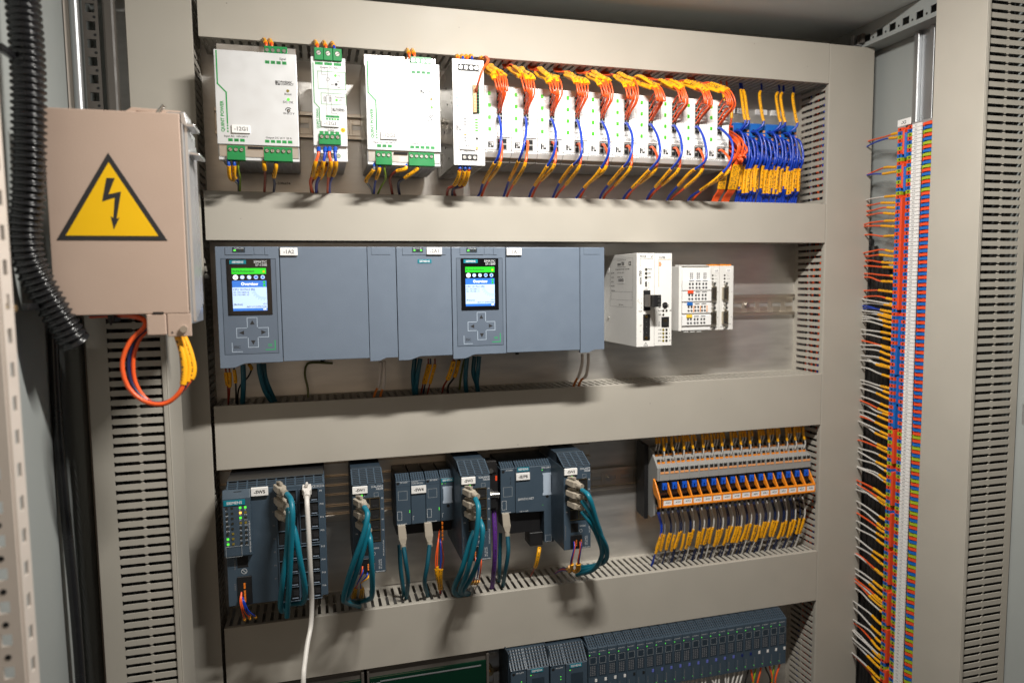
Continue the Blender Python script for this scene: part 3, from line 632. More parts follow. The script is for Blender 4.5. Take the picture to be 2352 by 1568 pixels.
# ten white electronic circuit breakers
TAGS = ['-16G1', '-16G2', '-17G1', '-17G2', '-18G1', '-18G2', '-19G1', '-19G2', '-20G1', '-20G2']
BX0, BP = 334.0, 36.48
def breaker_proto():
    r = thing('circuit_breaker', '', 'circuit breaker', (BX0, -110, 212.3), 'white four channel breakers')
    w = BP-.5
    MB().box(.1, w, 0, 90, -83, 0, 'white_plastic').box(.1, w, 12, 90, -97, -83.2, 'relay_grey').build('body', r, .9, 2)
    f = MB(); f.prism([(0, -83.4), (0, -86), (5, -91.5), (20, -91.5), (20, -83.4)], 'x', .2, w-.1, 'white_plastic')
    k = Matrix(((1, 0, 0, 0), (0, 0, 0, 0), (0, 0, 1, 0), (0, 0, 0, 1)))
    f.text('Isolated switch off', 2.5, -85.6, 1.9, 'ink', y=-.2, wmax=30); f.build('lower_flap', r, .5, 1)
    c = MB(); c.box(16.2, 24.2, -.8, .5, -50, -7, 'relay_grey')
    for i in range(8):
        for j in range(2): c.rect(17+j*3.7, 19.9+j*3.7, -12-i*5.2, -8.4-i*5.2, -.95, 'hole_black')
    c.build('output_connector', r, .3, 1)
    c = MB(); c.box(15.6, 30, -.8, .5, -83, -67, 'relay_grey')
    for i in range(2):
        for j in range(2): c.rect(16.8+j*6.8, 22+j*6.8, -74-i*7.6, -68.4-i*7.6, -.95, 'hole_black')
    c.build('input_connector', r, .3, 1)
    for i in range(4): MB().box(4.6, 8.4, -1.0, 0, -12.5-i*15.3, -7.8-i*15.3, 'led_green_dim').build('channel_button', r, .6, 2)
    p = MB()
    for i in range(4): p.text(str(i+1), 2.2, -10.8-i*15.3, 1.7, 'ink_grey'); p.line([(1, -15.5-i*15.3), (12, -15.5-i*15.3)], .2, -.12, 'ink_grey')
    for i, s in enumerate('1234'): p.text(s, 26.2, -14-i*5, 1.7, 'ink_grey')
    p.text('13', 26, -34, 1.6, 'ink_grey'); p.text('14', 26, -39, 1.6, 'ink_grey'); p.text('1', 26.2, -45, 1.6, 'ink_grey'); p.text('2', 26.2, -50, 1.6, 'ink_grey')
    p.line([(26, -31), (35, -31)], .25, -.12, 'ink_grey'); p.line([(26, -41), (35, -41)], .25, -.12, 'ink_grey'); p.line([(33, -32.4), (33, -34), (31.4, -37), ], .25, -.12, 'ink_grey')
    p.text('OUT+', 34.6, -25, 1.9, 'ink_grey', rot=math.pi/2); p.text('IN-', 34.6, -50, 1.9, 'ink_grey', rot=math.pi/2); p.text('IN+', 34.8, -78, 1.9, 'ink_grey', rot=math.pi/2)
    p.text('1', 31.4, -72, 1.8, 'ink_grey'); p.text('2', 31.4, -79, 1.8, 'ink_grey')
    p.text('CBMC 1-8 A', 16, -57, 1.9, 'ink_grey', wmax=18); p.line([(16, -66.4), (35.5, -66.4)], .35, -.12, 'ink')
    logo_block(p, 4.3, -79.5, 7, 'ink'); p.build('front_print', r)
    return r
bp = breaker_proto()
for i, tg in enumerate(TAGS):
    lab = 'white circuit breaker tagged %s, %s from the left in the row' % (tg, ORD[i])
    if i == 0: b = bp; b['label'] = lab
for i in range(1, 10):
    b = dup(bp, (BX0+BP*i, -110, 212.3), 'white circuit breaker tagged %s, %s from the left in the row' % (TAGS[i], ORD[i]))
for i, b in enumerate([o for o in COL.objects if o.name.startswith('circuit_breaker')]):
    tg = TAGS[round((b.location.x/MM-BX0)/BP)]
    t = MB(); t.box(16.6, 34.4, -1.7, -.2, -66, -58.2, 'tag_white'); t.text(tg, 25.5, -64, 3.7, 'ink_grey', y=-1.8, al='C', bold=True); t.build('name_tag', b, .4, 1)
# fans of orange wires, and a blue and an orange supply wire per breaker
rg = random.Random(3)
for i in range(10):
    x0 = BX0+BP*i; lean = rg.uniform(-2, 3); n = 8 if i not in (0, 6) else 10
    side = 1 if i < 6 else -1
    for k in range(n):
        f = k/(n-1); zc = 212.3-(10+5.0*(k % 8)); zc = max(zc, 176)
        spread = (f-.5)*(15 if i < 6 else 18); back = rg.uniform(0, 1)
        xs = x0+18.4+(k % 2)*3.2; xt = x0+13+lean*.6+spread*.8 if i < 6 else x0+16+lean+spread*.6
        up = rg.uniform(-4, 6)+(7 if k % 3 == 1 else 0)
        if i < 6:
            pts = [(xs, -108, zc), (xs-1, -121-3*back, zc+9), (xs-2+spread*.7, -133-5*back, 200), (xt+3+spread*.25, -127-4*back, 219+up*.4), (xt, -108+6*back, 230+up*.7),
                   (xt-2+rg.uniform(-3, 3), -93+8*back, 241+up*.5), (xt-2+rg.uniform(-4, 3), -72, 247), (xt-1, -50, 257), (xt, -42, 275)]
            sl = (.385+rg.uniform(-.03, .03), .57+rg.uniform(-.03, .05))
        else:
            pts = [(xs, -108, zc), (xs+1, -122-3*back, zc+10), (xs+1+spread*.5, -136-6*back, 198), (xs-2+spread*.45, -133-4*back, 214+up*.3), (xt-3+spread*.2, -120+6*back, 224+up*.6),
                   (xt-9+rg.uniform(-2, 2), -104+10*back, 234+up*.5), (xt-12+rg.uniform(-3, 3), -80, 243), (xt-10, -52, 256), (xt-9, -42, 275)]
            sl = (.42+rg.uniform(-.03, .03), .62+rg.uniform(-.03, .05))
        wire('fan_wire', 'thin orange wire fanning up from the %s white breaker into a yellow sleeve' % ORD[i], 'wire', 'orange wires above the %s breaker' % ORD[i], 'wire_orange', 1.05, pts,
             [(sl[0], sl[1], 'sleeve', rg.choice((3.4, 3.9, 4.4)))] if k % 3 != 2 else [], n=7, sub=4, flat=.5)
    j = lambda a: rg.uniform(-a, a)
    dx = (0, -3, 1, 0, 2, 1, 3, 1, 1, 8)[i]; s = (0, 4, -2, 3, -3, 2, -2, 0, 3, -3)[i]
    wire('supply_wire', 'blue wire arching down from the %s white breaker through a yellow sleeve' % ORD[i], 'wire', 'blue supply wires of the breakers', 'wire_blue', 1.75,
         [(x0+17.8, -108, 172.6), (x0+16.6, -121, 169), (x0+14.5+dx, -139, 148), (x0+10.5+dx+j(3), -146+j(5), 120+j(4)), (x0+5+dx*.6+j(1.5), -122+j(5), 103+s), (x0+1, -92, 89+s), (x0+1+j(2), -66, 79), (x0+2+j(3), -52, 68), (x0+2, -48, 58)],
         [(.47, .62, 'sleeve', 2.4)], sub=6)
    wire('supply_wire', 'orange wire bowing down from the %s white breaker beside the blue one' % ORD[i], 'wire', 'orange supply wires of the breakers', 'wire_orange', 1.75,
         [(x0+20, -108, 141.5+j(1)), (x0+19.5, -120, 139), (x0+16.5+dx*.9, -134, 122), (x0+12+dx*.8, -133, 104), (x0+7+dx*.6, -92, 89-s), (x0+6, -66, 78), (x0+5+j(3), -50, 64)],
         [(.46, .64, 'sleeve', 2.4)], sub=6)

# blue distribution terminals on the right of the top row
for i in range(4):
    x0 = 737+i*28.6
    t = thing('terminal_block', 'light blue terminal block with orange pushers, %s of the four at top right' % ORD[i], 'terminal block', (x0, -60, 191), 'blue distribution terminal blocks')
    b = MB(); b.box(0, 28, 0, 50, -60, 0, 'term_blue'); b.box(2, 26, 2, 45, 0, 4, 'term_blue'); b.build('body', t, .8)
    h = MB(); o = MB()
    for j in range(2):
        for k in range(9):
            xx = 5.5+j*13; z = -6-k*5.9; h.box(xx, xx+3.6, -.6, .4, z-3.4, z, 'hole_black')
            o.box(xx+5, xx+8.4, -1, .4, z-4.2, z-.6, 'pusher_peach')
    h.build('wire_holes', t); o.build('pushers', t)
for i, (x0, tx) in enumerate(((765, ''), (783, 'X12'), (815.5, 'X13'), (845, 'X14'))):
    tt = ['X11', 'X12', 'X13', 'X14'][i]; b = MB(); b.box(0, 22, -2, -.3, -9, 0, 'tag_white'); b.text(tt, 11, -6.4, 3.6, 'ink_grey', y=-2.1, al='C')
    o = b.build('name_tag', None, .4, 1); o.location = Vector((x0-(6 if i < 2 else 0), 0, 232))*MM
    tag(o, 'white paper name tag on the plate above the blue terminals, %s from the left' % ORD[i], 'name tag', 'name tags above the blue terminals')
for i, (xt, xm, xb) in enumerate(((760, 750, 746), (763, 756, 749), (798, 782, 775), (830, 812, 805), (838, 820, 807), (857, 842, 834))):
    wire('wire', 'blue wire dropping from the top duct with a long yellow sleeve, %s from the left' % ORD[i], 'wire', 'blue wires dropping from the top duct', 'wire_blue', 1.75,
         [(xt, -40, 268), (xt-1, -44, 252), (xm+3, -56, 238), (xm, -68, 206), (xm, -72, 192), (xb, -66, 183), (xb-1, -58, 183)], [(.27, .6, 'sleeve', 2.3)])
rg = random.Random(11)
for i in range(38):
    f = i/37; blk = min(3, int(f*4)); x0 = 741+f*106; z0 = 182-(i*7 % 10)*4.2
    low = 121+rg.uniform(-5, 5)+(6 if i % 7 == 0 else 0); bow = -10-(z0-142)*.2+rg.uniform(-2, 2)
    xe = x0+1+rg.uniform(-1.6, 1.6)+3*f
    wire('terminal_wire', 'blue wire hanging from the %s blue terminal block into a yellow sleeve' % ORD[blk], 'wire', 'blue wires hanging from the blue terminals', 'wire_blue', 1.8,
         [(x0-1, -59, z0), (x0+2, -72, z0-4), (x0+5, -60+bow, z0-22), (x0+3.5, -62+bow, 136), (xe, -60+bow*.7, low), (xe+rg.uniform(-1, 1), -62+bow*.4, low-30), (xe+1, -60, 84), (xe+1, -55, 62)],
         [(.55, .71, 'sleeve', 2.5)], n=7, sub=4, flat=.8)
for i in range(11):
    x0 = 716+i*2.1; z0 = 176-rg.random()*30
    wire('terminal_wire', 'orange wire hanging between the last breaker and the blue terminals', 'wire', 'orange wires beside the blue terminals', 'wire_orange', 1.6,
         [(x0, -50, z0+10), (x0+2, -72, z0), (x0+7-i*.5, -94, z0-18), (x0+6-i*.6, -90, 138), (x0-1-(i < 5)*8, -80, 122), (x0-3-(i < 5)*7, -72, 92), (x0-5-(i < 5)*6, -60, 80), (x0-6-(i < 5)*8, -52, 62)], [(.55, .70, 'sleeve', 2.5)], n=7, sub=4)
for i, x in enumerate((727, 737)):
    wire('wire', ['left orange wire dropping from the top duct behind the last breaker', 'right orange wire dropping from the top duct behind the last breaker'][i], 'wire', None, 'wire_orange', 1.6, [(x, -40, 270), (x, -42, 250), (x-2, -52, 236), (x-3, -60, 205), (x-2, -52, 180)], [(.4, .8, 'sleeve', 2.3)])
t = thing('terminal_block', 'red end terminal beside the blue distribution terminals', 'terminal block', (729, -62, 189), None)
MB().box(0, 7, 0, 50, -56, 0, 'term_red').box(1, 6, -1, 0, -10, -3, 'hole_black').build('body', t, .6)
t = thing('end_bracket', 'grey ribbed end bracket right of the blue terminals', 'end bracket', (853, -46, 178), None)
b = MB(); b.box(0, 8, 0, 40, -44, 0, 'relay_grey')
for k in range(5): b.box(-1, 12, -4, 2, -6-k*8, -2-k*8, 'relay_grey')
b.build('body', t, .7)
# ------------------------------------------------------------------ middle row: controllers
def flap_profile(x0, x1, zt, lo, hi, a=14, b=30):
    n = 6; pts = [(x0, zt), (x0, lo), (x0+a, lo)]
    for i in range(1, n): t = i/n; pts.append((x0+a+(b-a)*t, lo+(hi-lo)*(3*t*t-2*t**3)))
    return pts+[(x0+b, hi), (x1, hi), (x1, zt)]
def badge(mb, x0, x1, z0, z1, y=-.5):
    mb.box(x0, x1, y, -.05, z0, z1, 'teal_badge'); mb.text('SIEMENS', (x0+x1)/2, z0+(z1-z0)*.24, (z1-z0)*.52, 'ink_white', y=y-.1, al='C', bold=True, wmax=(x1-x0)*.86)
def controller(label, x0, role, ip, tg):
    r = thing('plc_controller', label, 'controller', (x0, -142, 0), 'blue grey controllers')
    MB().box(1, 209, 6, 132, -134, -.6, 'net_dark').build('body', r, .5, 1)
    f = MB(); f.prism(flap_profile(.2, 71.2, 0, -143.3, -138.4), 'y', 0, 6, 'plc_blue'); f.build('front_flap', r, .7, 2)
    b = MB(); b.box(71.9, 174.4, .3, 6, -137.8, 0, 'plc_blue'); b.build('blank_cover', r, .7, 2)
    b = MB(); b.prism(flap_profile(175, 209.6, 0, -141.6, -138, 10, 22), 'y', 0, 6, 'plc_blue'); b.box(180, 203, -.5, 0, -9.5, -.3, 'plc_blue'); b.build('power_flap', r, .6, 2)
    k = MB(); k.box(11.2, 42.5, -.8, 0, -9.8, -.4, 'plc_blue'); k.box(43.2, 54.5, -.6, 0, -9.6, -.4, 'plc_blue'); k.box(55.2, 59.8, -.7, 0, -10, -.4, 'plc_blue'); lid = k.build('top_lid', r, .4, 1)
    k = MB(); k.box(19.5, 33.5, -1.2, -.8, -6.8, -.8, 'net_dark'); k.text('1517H-3 PN', 26.5, -2.8, 1.5, 'ink_white', y=-1.3, al='C', wmax=12)
    for q in range(3): k.rect(20.8+q*4.2, 23.2+q*4.2, -5.4, -3.6, -1.3, 'led_green' if q == 0 else 'led_off')
    k.build('status_window', lid)
    p = MB(); p.frame(6.2, 67, -127, -14.2, .55, -.12, 'net_dark'); p.rect(6.6, 66.6, -126.6, -14.6, -.06, 'plc_panel'); p.build('key_panel', r)
    s = MB(); s.box(12, 61.6, -1, -.1, -80.6, -14.5, 'lcd_black'); bez = s.build('display_bezel', r, .3, 1)
    s = MB(); badge(s, 15.6, 34, -20.4, -15.8, -1.4); s.build('maker_badge', bez)
    Y = -1.15; s = MB()
    s.rect(17.6, 56, -75.6, -25.3, Y, 'lcd_black'); s.rect(17.6, 56, -32.2, -25.3, Y-.05, 'lcd_green'); s.text('RUN-Redundant', 18.6, -30, 2.5, 'ink', y=Y-.1, wmax=24)
    s.rect(52.2, 54.4, -30.4, -28.2, Y-.1, 'sign_yellow')
    for q in range(5):
        s.disc(21.6+q*7.6, -36, 2.9 if q == 0 else 2.4, Y-.08, 'lcd_text_white' if q == 0 else 'lcd_gear')
    s.rect(21.2, 22, -37.6, -35.6, Y-.12, 'ink'); s.disc(21.6, -34.6, .5, Y-.12, 'ink', 8)
    s.line([(27.6, -36.5), (28.6, -35), (29.4, -37), (30.6, -35.2)], .4, Y-.12, 'lcd_text_white'); s.line([(35.6, -34.8), (38, -37.2)], .8, Y-.12, 'lcd_text_white')
    s.rect(42.8, 46, -37, -35, Y-.12, 'lcd_blue'); s.rect(51, 53, -37.4, -34.8, Y-.12, 'lcd_blue')
    s.rect(17.6, 56, -47.8, -40, Y-.05, 'lcd_blue'); s.text('Overview', 37, -45.4, 3.3, 'lcd_text_white', y=Y-.1, al='C', bold=True)
    for q, (cc, zz) in enumerate(zip(role[2], (-42, -45.6))): s.disc(53.4, zz, 1.5, Y-.1, 'lcd_green', 10); s.text(cc, 53.4, zz-.8, 1.5, 'ink', y=Y-.15, al='C')
    s.rect(17.6, 56, -72.6, -47.8, Y-.05, 'lcd_white')
    for q in range(26):     # gear wheel drawn on the screen
        a = math.pi*(1.0+q/26*.95); ro = 15 if q % 2 else 13.2
        a2 = math.pi*(1.0+(q+1)/26*.95)
        c0, c1 = (53, -49), None
        pts = [(c0[0]+rr_*math.cos(aa), c0[1]+rr_*math.sin(aa)) for rr_, aa in ((10.5, a), (ro, a), (ro, a2), (10.5, a2))]
        if all(17.6 < px < 56 and -72.6 < pz < -47.8 for px, pz in pts): s.add([(px, Y-.07, pz) for px, pz in pts], [(0, 1, 2, 3)], 'lcd_gear')
    s.text('CPU 1517H-3 PN', 18.4, -51.6, 2.3, 'ink', y=Y-.1, wmax=24); s.text('X1: '+ip[0], 18.4, -54.6, 1.8, 'ink', y=Y-.1, wmax=18); s.text('X2: '+ip[1], 18.4, -57.4, 1.8, 'ink', y=Y-.1, wmax=18)
    s.text(role[0], 18.4, -68.8, 2.0, 'ink', y=Y-.1, wmax=11); s.text('V3.1', 55.4, -68.6, 1.8, 'ink', y=Y-.1, al='R'); s.text('6ES7 517-3HP00-0AB0', 55.4, -71.6, 1.7, 'ink', y=Y-.1, al='R', wmax=25)
    s.rect(17.6, 56, -75.6, -72.6, Y-.05, 'lcd_blue'); s.text('OK', 55.4, -74.9, 1.9, 'lcd_text_white', y=Y-.1, al='R', bold=True)
    s.build('screen', bez)
    p = MB(); p.text('SIMATIC', 57.2, -19.2, 2.8, 'ink_white', y=-1.1, al='R', wmax=15); p.text('S7-1500', 57.2, -22.9, 2.8, 'ink_white', y=-1.1, al='R', wmax=14)
    g = 'ink_white'; gl = 'plc_grey_line'
    for cx, cz, d in ((38, -89.4, 0), (25.8, -101.6, 1), (50.4, -101.6, 2), (38.4, -113.6, 3)):
        h = 5.6
        if d == 0: P = [(cx-h, cz-h), (cx-h, cz+h), (cx+h, cz+h), (cx+h, cz-h)]; T = [(cx, cz+2.6), (cx+2.7, cz-2.6), (cx-2.7, cz-2.6)]
        elif d == 3: P = [(cx-h, cz+h), (cx-h, cz-h), (cx+h, cz-h), (cx+h, cz+h)]; T = [(cx, cz-2.6), (cx-2.7, cz+2.6), (cx+2.7, cz+2.6)]
        elif d == 1: P = [(cx+h, cz+h), (cx-h, cz+h), (cx-h, cz-h), (cx+h, cz-h)]; T = [(cx-2.8, cz), (cx+2.6, cz-2.6), (cx+2.6, cz+2.6)]
        else: P = [(cx-h, cz+h), (cx+h, cz+h), (cx+h, cz-h), (cx-h, cz-h)]; T = [(cx+2.8, cz), (cx-2.6, cz+2.6), (cx-2.6, cz-2.6)]
        p.line(P, .65, -.16, 'pale_label'); p.poly([(a, -.16, b_) for a, b_ in T], 'ink')
    p.line([(14.6, -113.4), (14.6, -124), (25.8, -124)], .65, -.16, 'pale_label'); p.text('ESC', 16.8, -120, 3.1, 'ink', y=-.16, wmax=7)
    p.line([(63, -112), (63, -122.6), (52.4, -122.6)], .8, -.16, 'led_green_print'); p.text('OK', 55, -118.8, 3.1, 'led_green_print', y=-.16, wmax=5)
    p.build('key_print', r)
    t = MB(); t.box(72.6, 92.8, -2.4, .2, -10.6, -1.4, 'tag_white'); t.text(tg, 82.6, -8.2, 4.4, 'ink_grey', y=-2.5, al='C', bold=True); t.build('name_tag', r, .5)
    return r
mat('led_green_print', (0.0, 0.42, 0.10), 0.5, var=0)
controller('controller tagged -1A2 with lit display reading Backup, left of the row', 0, ('[Backup]', '', 'BP'), ('192.168.0.12', '192.168.1.12'), '-1A2')
controller('controller tagged -1A1 with lit display reading Primary, right of the middle module', 280, ('[Primary]', '', 'PB'), ('192.168.0.11', '192.168.1.11'), '-1A1')
r = thing('communication_module', 'plain blue grey communication module tagged -2A1 between the two controllers', 'module', (210, -142, 0), None)
MB().box(1, 69, 6, 132, -134, -.6, 'net_dark').build('body', r, .5, 1)
b = MB(); b.prism(flap_profile(.4, 69.4, 0, -142.4, -138, 12, 30), 'y', 0, 6, 'plc_blue'); b.build('front_flap', r, .7, 2)
MB().box(8, 63, -.7, 0, -10.2, -.4, 'plc_blue').build('top_lid', r, .4, 1)
k = MB(); k.box(20.5, 34, -1.1, -.7, -6.6, -.6, 'net_dark'); k.text('TIM 1531 IRC', 27, -2.6, 1.5, 'ink_white', y=-1.2, al='C', wmax=12)
for q in range(3): k.rect(22+q*4.2, 24.2+q*4.2, -5.2, -3.4, -1.2, 'led_off' if q == 1 else 'led_green')
k.build('status_window', r)
s = MB(); badge(s, 27, 44.4, -20.2, -15.4, -.5); s.build('maker_badge', r)
t = MB(); t.box(38.4, 57.8, -2.6, -.8, -9.6, -.6, 'tag_white'); t.text('-2A1', 48, -7.2, 4.4, 'ink_grey', y=-2.7, al='C', bold=True); t.build('name_tag', r, .5)

# white interface modules on the right
r = ACOS = thing('interface_module', 'tall white twin interface module with black plugs right of the controllers', 'module', (543.3, -130, -7.1), None)
MB().box(0, 27.2, 0, 126, -131, 0, 'cream_plastic').box(27.8, 54.4, .4, 124, -130.4, -.3, 'cream_plastic').box(-1, 0, 120, 127, -134, 3, 'psu_grey').box(54.4, 60, 112, 127, -126, -3, 'psu_grey').build('housing', r, .8, 2)
MSIDE = Matrix(((0, 0, -1, -.2), (-1, 0, 0, 0), (0, 1, 0, 0), (0, 0, 0, 1)))     # text on the left side: local x runs towards the camera
def side(y, z): return Matrix.Translation((-.15, y, z)) @ Matrix(((0, 0, -1, 0), (-1, 0, 0, 0), (0, 1, 0, 0), (0, 0, 0, 1)))
p = MB()
def srect(mb, y0, y1, z0, z1, m, x=-.1): mb.add([(x, y0, z0), (x, y1, z0), (x, y1, z1), (x, y0, z1)], [(0, 1, 2, 3)], m)
for (y0, y1, z0, z1) in ((92, 12, -6.2, -6.0), (92, 12, -76, -75.8), (92, 91.6, -76, -6), (12.4, 12, -76, -6), (66, 36, -8.4, -8), (66, 36, -18.2, -17.8), (88, 15, -54, -53.8), (88, 15, -66, -65.8), (88, 87.7, -66, -54), (15.3, 15, -66, -54)): srect(p, y0, y1, z0, z1, 'ink')
p.text('acos 750', 0, 0, 4.6, 'ink', M=side(65, -15.6), bold=True, wmax=29); p.text('CE', 0, 0, 5, 'ink', M=side(27, -16), bold=True, wmax=12); p.text('No serviceable parts inside. Do not open', 0, 0, 2, 'ink', M=side(72, -22), wmax=56)
for k, (a, b_) in enumerate((('Input Supply', '24 - 60V   2.1A  CAT III'), ('Article No', '100092804   PS7LB'), ('Serial No', ''), ('Station Name', ''), ('Interface description', ''))):
    p.text(a, 0, 0, 1.7, 'ink', M=side(89, -27-k*6.5), wmax=14); p.text(b_, 0, 0, 1.7, 'ink', M=side(66, -27-k*6.5), wmax=48)
srect(p, 64, 40, -42, -34, 'tag_white', -.2)
for k in range(14): srect(p, 62-k*1.4, 61.4-k*1.4-(k % 3)*.25, -39.5, -35, 'ink', -.3)
p.text('Made in Germany', 0, 0, 1.5, 'ink', M=side(60, -73.5), wmax=20); p.build('rating_label', r)
MB().cyl((-.1, 99, -22), (-.3, 99, -22), 5, 'tag_white', 20).build('round_sticker', r)
MB().cyl((0, 98, -94), (-1, 98, -94), 2.4, 'screw_zinc', 12).build('screw', r)
p = MB()
p.text('PS7LB', 4.6, -6, 2.6, 'ink', wmax=10); p.line([(5, -18.5), (5, -7.6), (25, -7.6)], .4, -.15, 'ink'); p.line([(21.5, -3.5), (23, -6.4), (24.6, -3.5)], .6, -.15, 'ink'); p.text('acos 750', 7.2, -43, 3.6, 'ink', rot=math.pi/2, bold=True, wmax=22)
for k, s in enumerate(('PWR', '24V', 'ERR')): p.text(s, 17, -23.4-k*5.6, 2, 'ink')
p.text('UVL', 12, -51.5, 2, 'ink'); p.text('WDT', 3, -82, 2, 'ink', wmax=5.5)
for k in range(3): p.text(str(k), 17.8, -42.6-k*3, 1.6, 'ink'); p.text(str(k+1), 6.8, -64.5-k*6, 1.8, 'ink')
for k, s in enumerate(('L+', 'L-')): p.text(s, 5, -101.5-k*8.6, 2, 'ink', wmax=3.5)
p.line([(3, -64), (1.5, -66.5), (5, -69.5)], .3, -.15, 'ink'); p.line([(11, -129.5), (17, -129.5), (14, -124.5), (11, -129.5)], .5, -.15, 'ink'); p.rect(13.8, 14.3, -128.4, -126, -.15, 'ink')
p.text('CU78B', 34, -7.5, 2.6, 'ink', y=.2, wmax=9.5); p.line([(33.8, -47), (33.8, -9), (52, -9)], .5, .2, 'ink_orange'); p.text('spi', 37, -18.5, 4, 'ink_orange', y=.1, rot=math.pi/2, bold=True, wmax=7)
for k, s in enumerate(('COM', 'COM', 'COM', 'ETH')): p.text(s, 33.4, -108.5-k*5.2, 1.9, 'ink', y=.2, wmax=5)
for k, s in enumerate(('1', '2', '3', 'EC')): p.text(s, 50.4, -108.5-k*5.2, 1.9, 'ink', y=.2, wmax=3.5)
p.text('RUN', 33.6, -81.7, 1.9, 'ink', y=.2); p.text('RES', 33.6, -87.3, 1.9, 'ink', y=.2); p.text('ER', 51, -81.7, 1.9, 'ink', y=.2, wmax=3); p.text('Service', 35.4, -103, 1.8, 'ink', y=.2, rot=math.pi/2, wmax=7); p.text('SEL', 33.6, -77, 1.9, 'ink', y=.2)
p.build('front_print', r)
for k in range(3): MB().cyl((14.2, .2, -22.6-k*5.6), (14.2, -.6, -22.6-k*5.6), 1.9, 'led_off', 14).build('status_lamp', r)
for k in range(4):
    for q in range(2): MB().cyl((41.4+q*5, .6, -107.7-k*5.2), (41.4+q*5, -.2, -107.7-k*5.2), 1.7, 'led_olive' if q == 0 else 'led_off', 12).build('status_lamp', r)
for x, z in ((41.2, -80.8), (46.2, -80.8), (41.2, -86.4)): MB().cyl((x, .6, z), (x, -.2, z), 1.6, 'led_off', 12).build('status_lamp', r)
b = MB(); b.box(10.2, 20.6, -1.2, .2, -80, -51.8, 'black'); b.box(11, 18, -14, -1.2, -74.5, -58, 'box_grey'); b.box(14, 25.5, -24, -14, -74.5, -58, 'black')
for k in range(3): b.disc(22.4, -60.6-k*5.6, 2.1, -24.1, 'screw_zinc'); b.line([(21, -61.6-k*5.6), (23.8, -59.6-k*5.6)], .5, -24.2, 'ink')
b.build('relay_plug', r, .4, 1)
b = MB(); b.box(9.9, 20.2, -1, .2, -121.4, -85.4, 'black'); b.box(11.6, 18.4, -1.2, -1, -115.6, -92, 'hole_black')
for z in (-88.6, -118.4): b.cyl((14.4, -1, z), (14.4, -2, z), 2, 'gold', 12)
for z in (-96, -103, -111): b.box(14, 15, -2, -1.2, z-.6, z+.6, 'screw_zinc')
b.build('power_socket', r, .3, 1)
b = MB(); b.box(12.8, 15.4, -.3, .2, -46.5, -39.5, 'ink'); b.box(12.9, 15.3, -1, -.3, -46, -43, 'box_grey'); b.build('slide_switch', r)
b = MB(); b.cyl((43.6, .6, -73), (43.6, -1, -73), 4.1, 'black', 20); b.box(41, 49, -1.8, -1, -73.5, -72.6, 'screw_zinc'); b.build('rotary_switch', r)
b = MB(); b.box(38.4, 50, -.5, .4, -103.8, -89.6, 'black'); b.box(40.6, 48.2, -.7, -.5, -102.4, -92, 'hole_black')
for k in range(6): b.rect(41.4+k*1, 41.8+k*1, -97, -92.4, -.75, 'gold')
b.build('service_socket', r, .3, 1)

r = thing('io_module', 'white modular I/O block with red, blue and yellow marked clamps', 'module', (640, -76, -24.4), None)
MB().box(0, 55, 3, 72, -98, 0, 'cream_plastic').box(4, 52, 0, 3, -97, -3, 'white_plastic').prism([(0, 0), (22, 0), (22, 2.4), (8, 1.6)], 'x', 3, 50, 'cream_plastic').build('housing', r, .7)
b = MB()
for j in range(3):
    for k in range(4): b.rect(16.6+j*11.4, 21.6+j*11.4, -12-k*2.6, -10-k*2.6, -.1, 'ink_grey'); b.rect(18.6+j*11.4, 19.6+j*11.4, -12-k*2.6, -10-k*2.6, -.2, 'tag_white')
b.build('lamp_grid', r)
for i, (z0, c) in enumerate(((-21, None), (-37.8, 'term_red'), (-55.6, 'term_blue'), (-74.2, 'term_gold'))):
    cl = MB(); hl = MB()
    cl.box(3, 52, -2.6, 0, z0-15.5, z0, 'white_plastic'); cl.build('clamp_row', r, .5, 1)
    for j in range(3):
        xx = 13-i*.9+j*11.3
        hl.box(xx+1, xx+9, -3, -2.6, z0-1.8, z0-.4, 'ink_grey')
        for q in range(2): hl.rect(xx+.6+q*5, xx+3.4+q*5, z0-7.6, z0-4.2, -2.7, 'ink'); hl.disc(xx+2+q*5, z0-11.4, 1.9, -2.7, 'ink_grey', 12); hl.disc(xx+2.5+q*5, z0-12, 1.2, -2.8, 'ink', 10)
    hl.build('clamp_openings', r)
    if c: mk = MB(); mk.box(12-i*.9, 21.6-i*.9, -4, -2.7, z0-3.4, z0+1.4, c); mk.build('colour_marker', r, .4, 1)
    if i == 2:
        for j in range(3): MB().box(21+j*11.2, 22.4+j*11.2, -3.4, -2.7, z0-13.5, z0-4, 'pusher_peach').build('bridge_strip', r)
for j in range(3): MB().box(8+j*11, 16+j*11, 2, 10, -100, -97.8, 'white_plastic').build('release_tab', r, .4, 1)
